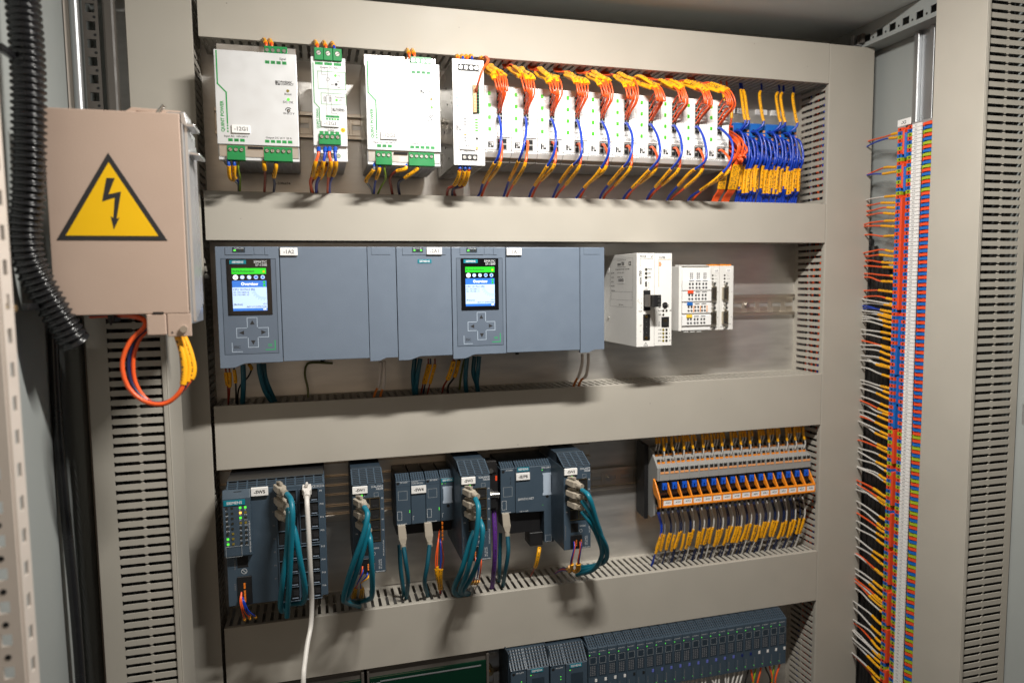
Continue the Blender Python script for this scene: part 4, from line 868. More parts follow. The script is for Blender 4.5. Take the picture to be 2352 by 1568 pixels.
for nm, x0 in (('U8', 700-3.6), ('U9', 715)):
    t = thing('serial_module', 'white serial port module marked %s with two nine pin connectors' % nm, 'module', (x0, -64, -24), 'white serial port modules')
    w = 18 if nm == 'U8' else 24
    MB().box(0, w, 0, 58, -99, 0, 'cream_plastic').build('housing', t, .6)
    MB().box(2, w-3, 2, 14, 0, 2.4, 'relay_orange').build('orange_latch', t, .4, 1)
    p = MB(); p.box(w*.45, w*.45+8.5, -.4, -.05, -10.5, -4, 'tag_white'); p.text(nm, w*.45+4.2, -8.8, 3, 'ink_grey', y=-.5, al='C'); p.build('name_tag', t)
    p = MB()
    for k in range(3): p.disc(w*.34, -14.6-k*5.2, 1.5, -.15, 'led_off'); p.text('Run' if not k else 'Rx Tx', w*.52, -15.3-k*5.2, 1.3, 'ink_grey', wmax=5)
    p.text('RS232', w-8, -91, 1.4, 'ink_grey', wmax=5); p.text('IDS', 2, -95, 1.6, 'ink', wmax=4); p.text('651174', 8, -95, 1.6, 'ink_grey', wmax=7); p.text('X1', w-4, -41, 1.6, 'ink_grey', wmax=2.6); p.text('X2', w-4, -80, 1.6, 'ink_grey', wmax=2.6)
    p.build('front_print', t)
    for z in (-42.5, -80):
        c = MB(); cx = w*.36
        c.prism([(cx-5, z+9.5), (cx+4.2, z+11), (cx+4.2, z-11), (cx-5, z-9.5)], 'y', -5, 0, 'connector_shell')
        c.prism([(cx-3.4, z+8), (cx+3, z+9.2), (cx+3, z-9.2), (cx-3.4, z-8)], 'y', -5.1, -4.9, 'ink')
        for k in range(5): c.cyl((cx+1.4, -5.1, z+6.6-k*3.3), (cx+1.4, -6, z+6.6-k*3.3), .6, 'gold', 8)
        for k in range(4): c.cyl((cx-1.4, -5.1, z+5-k*3.3), (cx-1.4, -6, z+5-k*3.3), .6, 'gold', 8)
        for q in (15.2, -15.2): c.cyl((cx, 0, z+q), (cx, -6, z+q), 2.5, 'screw_zinc', 6); c.disc(cx, z+q, 1.3, -6.1, 'ink', 10)
        c.build('serial_port', t, .4, 1)
tag(MB().cyl((745, -.5, -63), (745, -4, -63), 5, 'red_dot', 16).build('seal_cap'), 'dark red round seal on the plate beside the serial modules', 'seal')
RZ = [(168.7, 'R'), (162.6, 'B'), (119.4, 'R'), (112.1, 'B'), (76.5, 'W'), (66.5, 'R'), (59.2, 'R'), (50.2, 'R'), (39.7, 'R'), (31.3, 'R'), (17.3, 'R'), (-5.9, 'R'), (-13.3, 'R'), (-23.5, 'R'), (-30.3, 'R'), (-43.0, 'r'), (-51.9, 'R'), (-67.1, 'R'), (-78.2, 'R'), (-87.8, 'W'), (-97.5, 'B'), (-103.9, 'W'), (-113.6, 'W'), (-97.7, 'B'), (-113.3, 'W'), (-121.1, 'W'), (-130.9, 'W'), (-139.7, 'W'), (-154.4, 'W'), (-163.3, 'W'), (-173.1, 'W'), (-183.0, 'W'), (-196.8, 'W'), (-214.6, 'W'), (-221.6, 'W'), (-230.5, 'W'), (-243.5, 'W'), (-252.4, 'R'), (-256.4, 'W'), (-264.4, 'W'), (-276.4, 'W'), (-292.5, 'W'), (-308.6, 'W'), (-313.6, 'R'), (-324.7, 'W'), (-336.8, 'W'), (-343.9, 'w'), (-361.2, 'w'), (-383.5, 'R'), (-384.0, 'R'), (-393.0, 'W'), (-397.4, 'w'), (-420.9, 'W'), (-434.9, 'W'), (-440.9, 'R'), (-450.0, 'W'), (-461.0, 'W'), (-482.2, 'W'), (-493.3, 'W'), (-509.5, 'R'), (-531.8, 'W'), (-542.0, 'W'), (-556.3, 'W'), (-561.4, 'R'), (-569.5, 'w'), (-590.0, 'W'), (-607.5, 'W'), (-619.8, 'W'), (-632.2, 'R'), (-644.6, 'W'), (-652.9, 'W'), (-662.2, 'W'), (-679.9, 'W'), (-688.2, 'R')]
WT = [
('wire','grey wire in a yellow sleeve, leftmost under the first power supply','wire','wires below the power supplies','wire_grey',1.3,[(17.4,-124.0,106.2),(18.0,-126.0,95.9),(17.6,-115.0,83.4),(21.8,-100.0,81.5),(23.4,-80.0,78.7),(21.2,-60.0,66.8)],[(0,0.22,'ferrule_blue',1.9),(0.2,0.52,'sleeve',2.3)]),
('wire','blue wire in a yellow sleeve beside the grey one under the first power supply','wire','wires below the power supplies','wire_blue',1.3,[(24.0,-124.0,105.8),(24.2,-126.0,96.1),(22.4,-115.0,84.9),(23.8,-100.0,83.7),(24.7,-80.0,78.7),(22.6,-60.0,66.9)],[(0,0.2,'ferrule_blue',1.9),(0.2,0.5,'sleeve',2.3)]),
('wire','green and yellow earth wire hanging bare under the first power supply','wire','wires below the power supplies','wire_earth',1.3,[(29.7,-124.0,104.7),(27.6,-120.0,93.8),(27.5,-100.0,85.8),(25.1,-80.0,75.9),(22.6,-60.0,66.9)],[]),
('wire','dark red wire in a short yellow sleeve under the first power supply','wire','wires below the power supplies','wire_darkred',1.6,[(57.7,-124.0,105.0),(57.5,-124.0,97.5),(57.5,-110.0,89.4),(55.3,-90.0,78.2),(51.8,-60.0,67.4)],[(0,0.2,'ferrule_blue',2.1),(0.12,0.38,'sleeve',2.5)]),
('wire','dark navy wire in a sloping yellow sleeve under the first power supply','wire','wires below the power supplies','wire_navy',1.6,[(70.9,-124.0,104.0),(71.0,-124.0,95.9),(67.5,-110.0,86.2),(66.7,-90.0,78.4),(63.0,-60.0,67.7)],[(0,0.18,'ferrule_blue',2.1),(0.16,0.48,'sleeve',2.4)]),
('wire','first orange wire from the left leaving the lower terminal of the narrow redundancy module','wire','wires below the narrow module','wire_orange',1.8,[(121.5,-134.0,119.1),(120.7,-138.0,110.2),(116.4,-136.0,98.8),(113.6,-120.0,89.5),(110.2,-100.0,81.0),(114.6,-60.0,68.7)],[(0,0.15,'ferrule_blue',2.5),(0.34,0.62,'sleeve',2.6)]),
('wire','second wire, blue, under the narrow redundancy module left of the middle','wire','wires below the narrow module','wire_blue',1.8,[(129.2,-134.0,119.4),(128.3,-138.0,110.5),(125.8,-136.0,99.1),(123.2,-120.0,89.8),(117.9,-100.0,81.2),(116.8,-60.0,68.8)],[(0,0.15,'ferrule_blue',2.5),(0.34,0.62,'sleeve',2.6)]),
('wire','third wire, orange, under the narrow redundancy module right of the middle','wire','wires below the narrow module','wire_orange',1.8,[(134.3,-134.0,119.6),(133.4,-138.0,110.7),(135.2,-136.0,99.4),(132.8,-120.0,90.1),(131.9,-100.0,81.6),(131.4,-60.0,69.1)],[(0,0.15,'ferrule_blue',2.5),(0.34,0.62,'sleeve',2.6)]),
('wire','fourth wire, blue, rightmost under the narrow redundancy module','wire','wires below the narrow module','wire_blue',1.8,[(141.1,-134.0,119.9),(140.2,-138.0,110.9),(141.1,-136.0,99.6),(138.7,-120.0,90.2),(134.0,-100.0,81.6),(133.6,-60.0,69.1)],[(0,0.15,'ferrule_blue',2.5),(0.34,0.62,'sleeve',2.6)]),
('wire','dark red wire behind the front four under the narrow redundancy module','wire','wires below the narrow module','wire_darkred',1.7,[(124.5,-105.0,113.2),(123.4,-108.0,102.9),(117.5,-105.0,90.4),(110.9,-90.0,81.0),(111.7,-60.0,68.7)],[(0.3,0.58,'sleeve',2.5)]),
('wire','dark red wire with low sleeve behind the front wires of the narrow module','wire','wires below the narrow module','wire_darkred',1.7,[(131.4,-105.0,113.5),(130.4,-108.0,103.1),(124.4,-105.0,90.6),(117.9,-90.0,81.1),(119.0,-60.0,68.8)],[(0.3,0.58,'sleeve',2.5)]),
('wire','grey wire with slanted yellow sleeve under the second wide power supply','wire','wires below the power supplies','wire_grey',1.4,[(188.1,-124.0,105.2),(186.7,-126.0,96.4),(178.9,-112.0,86.2),(180.0,-105.0,82.8),(187.1,-85.0,76.2),(190.3,-60.0,68.8)],[(0,0.15,'ferrule_blue',2),(0.2,0.52,'sleeve',2.3)]),
('wire','blue wire with yellow sleeve second from the left under the second wide power supply','wire','wires below the power supplies','wire_blue',1.4,[(194.6,-124.0,104.7),(193.6,-126.0,95.9),(191.1,-112.0,87.2),(190.1,-95.0,80.8),(191.1,-60.0,68.8)],[(0,0.15,'ferrule_blue',2),(0.2,0.52,'sleeve',2.3)]),
('wire','yellow green earth wire bending under the second wide power supply','wire','wires below the power supplies','wire_earth',1.3,[(201.0,-124.0,103.5),(200.4,-124.0,97.1),(202.8,-108.0,88.1),(199.1,-85.0,80.9),(194.1,-60.0,68.8)],[]),
('wire','dark red wire bowing left from the right connector of the second wide power supply','wire','wires below the power supplies','wire_darkred',1.8,[(228.1,-124.0,104.4),(226.0,-126.0,98.3),(214.6,-118.0,95.6),(209.2,-105.0,89.4),(212.5,-85.0,79.7),(217.1,-60.0,69.3)],[(0,0.1,'ferrule_blue',2.2),(0.12,0.36,'sleeve',2.4)]),
('wire','navy wire bowing left from the rightmost terminal of the second wide power supply','wire','wires below the power supplies','wire_navy',1.8,[(242.1,-124.0,104.1),(240.5,-126.0,98.0),(228.5,-116.0,89.8),(220.7,-100.0,85.3),(222.7,-80.0,77.6),(227.1,-60.0,69.5)],[(0,0.1,'ferrule_blue',2.2),(0.14,0.42,'sleeve',2.4)]),
('wire','left orange wire loop on top connector of the first power supply','wire','short wires on top of the upper devices','wire_orange',1.8,[(65.0,-118.0,236.4),(64.9,-118.0,241.1),(63.7,-112.0,245.9),(61.8,-95.0,253.1),(60.2,-70.0,262.2),(59.0,-45.0,272.3)],[(0.3,0.75,'sleeve',2.6)]),
('wire','right orange wire loop on top connector of the first power supply','wire','short wires on top of the upper devices','wire_orange',1.8,[(71.5,-118.0,236.2),(71.4,-118.0,240.9),(70.2,-112.0,245.8),(68.5,-95.0,253.0),(67.1,-70.0,262.0),(66.0,-45.0,272.1)],[(0.3,0.75,'sleeve',2.6)]),
('wire','left orange wire loop above the second wide power supply','wire','short wires on top of the upper devices','wire_orange',1.8,[(235.8,-118.0,236.4),(235.6,-118.0,241.3),(235.3,-112.0,246.4),(236.4,-95.0,253.7),(239.5,-70.0,262.8),(242.8,-45.0,273.1)],[(0.3,0.75,'sleeve',2.6)]),
('wire','right orange wire loop above the second wide power supply','wire','short wires on top of the upper devices','wire_orange',1.8,[(242.1,-118.0,236.5),(242.0,-118.0,241.4),(241.7,-112.0,246.4),(243.0,-95.0,253.7),(246.1,-70.0,262.8),(249.7,-45.0,273.1)],[(0.3,0.75,'sleeve',2.6)]),
('wire','orange stub with yellow sleeve above left terminal of the narrow redundancy module','wire','short wires on top of the upper devices','wire_orange',1.8,[(124.2,-118.0,238.5),(124.1,-118.0,243.2),(123.2,-112.0,248.2),(122.3,-95.0,255.4),(122.3,-70.0,264.6),(122.7,-45.0,274.8)],[(0.3,0.75,'sleeve',2.6)]),
('wire','orange stub with yellow sleeve above middle terminal of the narrow redundancy module','wire','short wires on top of the upper devices','wire_orange',1.8,[(134.2,-118.0,238.4),(134.1,-118.0,243.2),(133.2,-112.0,248.1),(132.6,-95.0,255.4),(132.8,-70.0,264.5),(133.4,-45.0,274.7)],[(0.3,0.75,'sleeve',2.6)]),
('wire','thick blue loop in a yellow sleeve above the right terminal of the narrow module','wire','short wires on top of the upper devices','wire_blue',1.8,[(144.1,-118.0,238.2),(144.0,-118.0,242.9),(143.2,-112.0,247.9),(142.7,-95.0,255.2),(143.3,-70.0,264.3),(144.1,-45.0,274.5)],[(0.3,0.75,'sleeve',2.6)]),
('wire','orange stub first on top of the slim backup unit','wire','short wires on top of the upper devices','wire_orange',1.8,[(299.3,-112.0,241.1),(299.7,-110.0,244.9),(300.7,-100.0,249.8),(303.9,-80.0,255.6),(309.6,-50.0,267.6)],[(0.3,0.8,'sleeve',2.7)]),
('wire','blue stub second on top of the slim backup unit','wire','short wires on top of the upper devices','wire_blue',1.8,[(305.7,-112.0,241.5),(306.0,-110.0,245.4),(307.1,-100.0,250.2),(310.4,-80.0,256.1),(316.4,-50.0,268.1)],[(0.3,0.8,'sleeve',2.7)]),
('wire','orange stub third on top of the slim backup unit','wire','short wires on top of the upper devices','wire_orange',1.8,[(311.3,-112.0,241.9),(311.7,-110.0,245.8),(312.9,-100.0,250.6),(316.3,-80.0,256.5),(322.4,-50.0,268.5)],[(0.3,0.8,'sleeve',2.7)]),
('wire','blue stub fourth on top of the slim backup unit','wire','short wires on top of the upper devices','wire_blue',1.8,[(317.7,-112.0,242.4),(318.1,-110.0,246.2),(319.3,-100.0,251.1),(322.8,-80.0,257.0),(329.2,-50.0,269.0)],[(0.3,0.8,'sleeve',2.7)]),
('wire','first dark red wire with yellow sleeve under the slim backup unit','wire','wires under the slim backup unit','wire_darkred',1.9,[(296.9,-126.0,104.8),(295.8,-126.0,98.0),(295.0,-118.0,89.6),(291.7,-105.0,81.6),(286.0,-95.0,78.6),(290.7,-60.0,70.1)],[(0,0.13,'ferrule_blue',2.5),(0.2,0.56,'sleeve',2.6)]),
('wire','middle navy wire with yellow sleeve under the slim backup unit','wire','wires under the slim backup unit','wire_navy',1.9,[(303.5,-126.0,105.0),(302.4,-126.0,98.2),(301.6,-118.0,89.8),(298.4,-105.0,81.8),(292.8,-95.0,78.8),(297.8,-60.0,70.3)],[(0,0.13,'ferrule_blue',2.5),(0.2,0.56,'sleeve',2.6)]),
('wire','last dark red wire with yellow sleeve under the slim backup unit','wire','wires under the slim backup unit','wire_darkred',1.9,[(309.1,-126.0,105.1),(308.0,-126.0,98.3),(307.3,-118.0,89.9),(304.1,-105.0,81.9),(294.2,-95.0,78.8),(303.8,-60.0,70.4)],[(0,0.13,'ferrule_blue',2.5),(0.2,0.56,'sleeve',2.6)]),
('wire','orange wire arching from the signal plug of the slim backup unit into the duct','wire','signal wires of the slim backup unit','wire_orange',1.25,[(317.5,-134.0,199.8),(317.0,-150.0,204.1),(321.5,-155.0,218.5),(331.5,-140.0,233.3),(334.6,-118.0,245.8),(335.3,-95.0,251.7),(338.3,-60.0,261.7),(340.3,-45.0,269.2)],[(0.72,0.95,'sleeve',2.4)]),
('wire','second orange wire arching beside it from the slim backup unit signal plug','wire','signal wires of the slim backup unit','wire_orange',1.25,[(318.0,-134.0,196.1),(317.0,-150.0,204.1),(321.5,-155.0,218.5),(332.6,-140.0,233.4),(336.0,-118.0,245.9),(335.3,-95.0,251.7),(338.3,-60.0,261.7),(340.3,-45.0,269.2)],[(0.72,0.95,'sleeve',2.4)]),
('network_cable','teal cable dropping straight below the left controller display','cable','cables leaving the underside of the controllers','cable_teal_dark',3.2,[(20.1,-85.0,-145.6),(19.9,-85.0,-165.6),(16.5,-65.0,-188.5),(13.6,-50.0,-208.5)],[]),
('network_cable','teal cable curving right below the left controller display','cable','cables leaving the underside of the controllers','cable_teal_dark',3.2,[(39.5,-85.0,-145.0),(40.3,-85.0,-159.3),(44.5,-70.0,-183.4),(52.0,-55.0,-200.9),(53.1,-45.0,-211.7)],[]),
('network_cable','second teal cable curving right behind the first below the left controller','cable','cables leaving the underside of the controllers','cable_teal_dark',3.2,[(44.2,-75.0,-146.2),(45.5,-75.0,-165.2),(51.3,-60.0,-188.2),(56.9,-45.0,-205.9)],[]),
('network_cable','left teal cable below the middle communication module','cable','cables leaving the underside of the controllers','cable_teal_dark',3.2,[(238.8,-80.0,-147.0),(236.1,-80.0,-169.0),(239.0,-65.0,-194.3),(243.0,-50.0,-209.4)],[]),
('network_cable','right teal cable below the middle communication module','cable','cables leaving the underside of the controllers','cable_teal_dark',3.2,[(245.7,-85.0,-146.7),(241.4,-85.0,-168.6),(240.7,-70.0,-190.6),(244.1,-50.0,-209.5)],[]),
('network_cable','left teal cable below the right controller display','cable','cables leaving the underside of the controllers','cable_teal_dark',3.2,[(310.4,-85.0,-147.0),(307.7,-85.0,-168.6),(310.9,-68.0,-188.1),(316.7,-50.0,-208.7)],[]),
('network_cable','middle teal cable below the right controller display','cable','cables leaving the underside of the controllers','cable_teal_dark',3.2,[(322.2,-78.0,-147.4),(320.2,-78.0,-170.0),(328.3,-62.0,-189.8),(334.3,-45.0,-207.1)],[]),
('network_cable','right teal cable below the right controller display','cable','cables leaving the underside of the controllers','cable_teal_dark',3.2,[(327.3,-85.0,-146.9),(325.0,-85.0,-169.4),(327.0,-68.0,-187.4),(334.0,-50.0,-206.4)],[]),
('wire','red wire in leftmost yellow sleeve below the left controller','wire','cables leaving the underside of the controllers','wire_darkred',1.1,[(-1.7,-75.0,-148.6),(-1.6,-75.0,-163.0),(-1.1,-68.0,-178.4),(-3.5,-50.0,-204.5)],[(0.18,0.55,'sleeve',2.3)]),
('wire','red wire in second yellow sleeve below the left controller','wire','cables leaving the underside of the controllers','wire_darkred',1.1,[(2.6,-75.0,-148.8),(2.8,-75.0,-163.2),(0.8,-68.0,-181.4),(-4.2,-50.0,-204.5)],[(0.2,0.58,'sleeve',2.3)]),
('wire','black wire in printed yellow sleeve below the left controller','wire','cables leaving the underside of the controllers','wire_black',1.1,[(7.7,-75.0,-148.3),(9.1,-75.0,-162.0),(8.6,-68.0,-178.9),(6.1,-50.0,-205.1)],[(0.14,0.48,'sleeve',2.3)]),
('wire','dark wire in short yellow sleeve beside the teal cable below the left controller','wire','cables leaving the underside of the controllers','wire_black',1.1,[(26.5,-75.0,-146.2),(28.6,-70.0,-153.4),(23.6,-65.0,-164.0),(11.6,-60.0,-178.7),(7.5,-50.0,-205.2)],[(0.0,0.25,'sleeve',2.3)]),
('wire','left red wire with yellow sleeve below the middle communication module','wire','cables leaving the underside of the controllers','wire_darkred',1.1,[(257.9,-75.0,-148.2),(257.3,-75.0,-158.2),(252.9,-68.0,-177.5),(250.1,-58.0,-194.3),(250.1,-45.0,-205.8)],[(0.22,0.58,'sleeve',2.3)]),
('wire','centre navy wire with yellow sleeve below the middle communication module','wire','cables leaving the underside of the controllers','wire_navy',1.1,[(260.9,-75.0,-148.4),(260.4,-75.0,-158.4),(256.0,-68.0,-177.6),(253.2,-58.0,-194.5),(253.3,-45.0,-206.0)],[(0.22,0.58,'sleeve',2.3)]),
('wire','right red wire with yellow sleeve below the middle communication module','wire','cables leaving the underside of the controllers','wire_darkred',1.1,[(267.1,-75.0,-148.6),(266.6,-75.0,-158.6),(262.2,-68.0,-177.9),(259.5,-58.0,-194.8),(259.6,-45.0,-206.3)],[(0.22,0.58,'sleeve',2.3)]),
('wire','red wire in broad yellow sleeve below the right controller','wire','cables leaving the underside of the controllers','wire_darkred',1.4,[(290.9,-85.0,-147.0),(290.5,-85.0,-155.5),(285.7,-75.0,-175.0),(280.5,-60.0,-190.9),(281.3,-45.0,-204.3)],[(0.2,0.55,'sleeve',3.4)]),
('wire','dark wire in printed yellow sleeve behind the broad one below the right controller','wire','cables leaving the underside of the controllers','wire_black',1.4,[(301.4,-75.0,-149.2),(299.5,-72.0,-160.4),(295.2,-68.0,-176.3),(287.7,-60.0,-189.7),(289.3,-45.0,-204.7)],[(0.1,0.52,'sleeve',2.8)]),
('earth_wire','dark olive earth wire curving out from behind the left controller','wire','cables leaving the underside of the controllers','wire_olive',1.6,[(131.8,-20.0,-155.5),(104.8,-20.0,-153.4),(96.5,-22.0,-156.5),(93.9,-25.0,-169.2),(97.0,-28.0,-187.6),(97.2,-30.0,-204.4)],[]),
('earth_wire','pale green earth wire beside the yellow sleeves below the right controller','wire','cables leaving the underside of the controllers','wire_olive',1.6,[(313.2,-60.0,-151.2),(309.9,-60.0,-159.0),(306.5,-55.0,-180.1),(306.5,-45.0,-197.6)],[]),
('fibre_cable','left white sheathed fibre with orange tail below the left controller','cable','white and orange fibre tails','wire_fibre',1.7,[(191.1,-100.0,-147.5),(190.5,-98.0,-160.2),(189.3,-85.0,-179.0),(186.2,-70.0,-190.8),(182.4,-55.0,-206.8)],[(0,0.6,'fibre_sheath',2.2)]),
('fibre_cable','right white sheathed fibre with orange tail below the left controller','cable','white and orange fibre tails','wire_fibre',1.7,[(195.8,-100.0,-146.9),(195.6,-98.0,-161.9),(195.5,-85.0,-181.6),(194.1,-70.0,-191.2),(192.0,-55.0,-205.8)],[(0,0.6,'fibre_sheath',2.2)]),
('fibre_cable','left white sheathed fibre with orange tail below the right controller','cable','white and orange fibre tails','wire_fibre',1.7,[(473.7,-100.0,-148.0),(473.9,-98.0,-161.7),(474.7,-85.0,-179.4),(474.6,-70.0,-191.1),(476.8,-50.0,-205.6)],[(0,0.6,'fibre_sheath',2.2)]),
('fibre_cable','right white sheathed fibre with orange tail below the right controller','cable','white and orange fibre tails','wire_fibre',1.7,[(483.0,-100.0,-147.5),(483.4,-98.0,-162.1),(485.0,-85.0,-181.5),(483.3,-70.0,-189.9),(485.6,-50.0,-204.4)],[(0,0.6,'fibre_sheath',2.2)]),
('patch_cable','front teal patch cable from the topmost plug of the widest switch','cable','teal network patch cables in the lower row','cable_teal',3.4,[(70.6,-160.0,-296.2),(75.7,-176.0,-299.6),(77.1,-185.0,-313.6),(74.4,-180.0,-349.8),(69.5,-165.0,-404.6),(64.0,-135.0,-459.6)],[]),
('patch_cable','left teal patch cable from the second plug of the widest switch','cable','teal network patch cables in the lower row','cable_teal',3.4,[(71.2,-158.0,-316.0),(72.0,-168.0,-320.0),(69.1,-172.0,-359.1),(61.9,-165.0,-403.6),(57.1,-140.0,-443.0),(59.1,-120.0,-458.3),(60.8,-105.0,-451.6)],[]),
('patch_cable','right teal patch cable swinging out from the third plug of the widest switch','cable','teal network patch cables in the lower row','cable_teal',3.4,[(70.7,-158.0,-330.1),(78.1,-172.0,-337.6),(83.5,-175.0,-373.8),(87.5,-160.0,-416.2),(84.4,-135.0,-443.0),(73.6,-110.0,-455.0),(63.7,-95.0,-461.1)],[]),
('patch_cable','front teal patch cable sweeping left from the top plug of the left slim switch','cable','teal network patch cables in the lower row','cable_teal',3.4,[(161.5,-160.0,-321.3),(164.0,-176.0,-326.7),(157.4,-178.0,-352.6),(143.0,-165.0,-396.4),(133.6,-140.0,-441.4),(137.5,-120.0,-457.6),(155.1,-80.0,-483.5)],[]),
('patch_cable','second teal patch cable sweeping left behind the front one of the left slim switch','cable','teal network patch cables in the lower row','cable_teal',3.4,[(161.0,-160.0,-338.8),(164.7,-170.0,-346.0),(154.4,-165.0,-386.1),(142.4,-140.0,-431.9),(138.4,-115.0,-456.1),(155.7,-70.0,-484.9)],[]),
('patch_cable','right teal patch cable dropping straight from the third plug of the left slim switch','cable','teal network patch cables in the lower row','cable_teal',3.4,[(165.5,-160.0,-353.9),(166.9,-172.0,-363.0),(168.3,-165.0,-402.4),(169.0,-140.0,-443.0),(166.0,-110.0,-462.0),(154.2,-70.0,-481.4)],[]),
('patch_cable','front teal patch cable from the top plug of the middle slim switch','cable','teal network patch cables in the lower row','cable_teal',3.4,[(302.4,-160.0,-323.7),(302.6,-176.0,-332.9),(298.6,-177.0,-367.1),(289.4,-160.0,-422.0),(287.5,-120.0,-461.9),(308.6,-70.0,-491.7)],[]),
('patch_cable','right teal patch cable from the third plug of the middle slim switch','cable','teal network patch cables in the lower row','cable_teal',3.4,[(307.6,-160.0,-352.6),(308.6,-172.0,-362.9),(305.0,-165.0,-400.4),(298.8,-145.0,-433.6),(293.8,-110.0,-467.8),(312.3,-60.0,-494.9)],[]),
('patch_cable','left teal patch cable curling behind the others of the middle slim switch','cable','teal network patch cables in the lower row','cable_teal',3.4,[(301.3,-155.0,-367.9),(293.6,-160.0,-382.4),(284.0,-152.0,-420.2),(278.6,-125.0,-454.1),(286.9,-95.0,-477.9),(308.5,-55.0,-499.0)],[]),
('patch_cable','upper teal patch cable bowing far right from the top plug of the right slim switch','cable','teal network patch cables in the lower row','cable_teal',3.4,[(449.7,-160.0,-325.9),(452.0,-180.0,-330.0),(465.4,-172.0,-365.9),(479.3,-158.0,-397.8),(489.4,-132.0,-433.3),(489.9,-100.0,-464.8),(479.5,-60.0,-487.4)],[]),
('patch_cable','outermost teal patch cable from the second plug of the right slim switch','cable','teal network patch cables in the lower row','cable_teal',3.4,[(449.6,-160.0,-340.6),(455.1,-172.0,-352.2),(472.7,-165.0,-384.6),(489.5,-150.0,-414.8),(497.8,-125.0,-443.0),(493.9,-90.0,-463.8),(481.2,-60.0,-477.2)],[]),
('patch_cable','inner teal patch cable from the third plug of the right slim switch','cable','teal network patch cables in the lower row','cable_teal',3.4,[(450.3,-158.0,-356.2),(456.7,-168.0,-366.3),(473.8,-155.0,-393.9),(491.0,-130.0,-429.8),(493.1,-100.0,-461.3),(479.5,-60.0,-481.8)],[]),
('patch_cable','front teal cable under the left socket of the four part network module','cable','teal cables hanging below the modular devices','cable_teal_dark',3.0,[(217.1,-82.0,-406.6),(219.1,-88.0,-427.3),(222.3,-78.0,-459.1),(222.6,-45.0,-503.1)],[]),
('patch_cable','rear teal cable under the left socket of the four part network module','cable','teal cables hanging below the modular devices','cable_teal_dark',3.0,[(214.2,-55.0,-413.1),(214.6,-60.0,-445.4),(217.8,-55.0,-476.0),(220.9,-40.0,-500.3)],[]),
('patch_cable','front teal cable under the second socket of the four part network module','cable','teal cables hanging below the modular devices','cable_teal_dark',3.0,[(253.2,-82.0,-407.6),(248.5,-88.0,-433.8),(245.6,-78.0,-463.6),(256.6,-45.0,-504.5)],[]),
('patch_cable','front teal cable under the link module','cable','teal cables hanging below the modular devices','cable_teal_dark',3.0,[(365.6,-82.0,-407.7),(364.5,-88.0,-429.4),(362.9,-75.0,-464.5),(365.7,-45.0,-503.7)],[]),
('patch_cable','rear teal cable under the link module','cable','teal cables hanging below the modular devices','cable_teal_dark',3.0,[(362.0,-55.0,-412.1),(360.0,-58.0,-440.1),(359.6,-55.0,-469.1),(362.4,-40.0,-491.2)],[]),
('bus_cable','purple printed bus cable hanging from the black plug beside the middle slim switch','cable',None,'cable_purple',3.4,[(347.4,-75.0,-368.9),(345.8,-86.0,-404.1),(345.6,-82.0,-444.7),(348.2,-50.0,-503.2)],[]),
('white_cable','long white cable hanging from the widest switch over the lowest duct','cable',None,'cable_white',3.0,[(93.3,-140.0,-306.3),(93.5,-163.0,-308.1),(94.2,-170.0,-348.5),(94.6,-165.0,-393.4),(94.6,-150.0,-436.2),(92.6,-150.0,-467.0),(88.2,-165.0,-482.6),(85.3,-180.0,-494.7),(83.1,-195.0,-506.3),(82.0,-200.0,-531.6)],[]),
('wire','left orange wire curling from the orange plug of the widest switch','wire','thin supply wires in the lower row','wire_orange',0.95,[(11.5,-131.0,-422.0),(10.2,-139.0,-431.1),(11.7,-136.0,-444.4),(12.0,-118.0,-463.2),(9.4,-90.0,-477.2),(5.5,-70.0,-480.1)],[(0.62,0.8,'sleeve',1.9)]),
('wire','right orange wire curling from the orange plug of the widest switch','wire','thin supply wires in the lower row','wire_orange',0.95,[(11.5,-131.0,-422.0),(11.8,-139.0,-431.4),(14.1,-136.0,-444.7),(18.1,-118.0,-462.6),(15.8,-90.0,-476.6),(12.0,-70.0,-479.5)],[(0.62,0.8,'sleeve',1.9)]),
('wire','left blue wire curling from the orange plug of the widest switch','wire','thin supply wires in the lower row','wire_blue',0.95,[(12.3,-131.0,-428.7),(13.3,-139.0,-431.6),(16.5,-136.0,-445.1),(18.3,-118.0,-459.6),(15.9,-90.0,-473.5),(12.1,-70.0,-476.3)],[(0.62,0.8,'sleeve',1.9)]),
('wire','right blue wire curling from the orange plug of the widest switch','wire','thin supply wires in the lower row','wire_blue',0.95,[(12.3,-131.0,-428.7),(14.9,-139.0,-431.8),(18.9,-136.0,-445.4),(25.0,-118.0,-462.0),(22.8,-90.0,-476.0),(19.2,-70.0,-478.9)],[(0.62,0.8,'sleeve',1.9)]),
('wire','orange wire behind teal cables under the left slim switch','wire','thin supply wires in the lower row','wire_orange',0.95,[(158.8,-131.0,-406.5),(157.2,-135.0,-413.1),(152.6,-125.0,-432.0),(148.1,-100.0,-452.9),(147.3,-50.0,-487.7)],[(0.7,0.9,'sleeve',1.9)]),
('wire','left blue wire behind teal cables under the left slim switch','wire','thin supply wires in the lower row','wire_blue',0.95,[(159.4,-131.0,-411.2),(157.8,-135.0,-416.3),(152.1,-125.0,-431.9),(150.4,-100.0,-453.2),(149.6,-50.0,-488.0)],[(0.7,0.9,'sleeve',1.9)]),
('wire','right blue wire behind teal cables under the left slim switch','wire','thin supply wires in the lower row','wire_blue',0.95,[(164.6,-131.0,-416.4),(163.0,-135.0,-420.0),(156.3,-125.0,-432.4),(157.4,-100.0,-454.1),(157.0,-50.0,-489.0)],[(0.7,0.9,'sleeve',1.9)]),
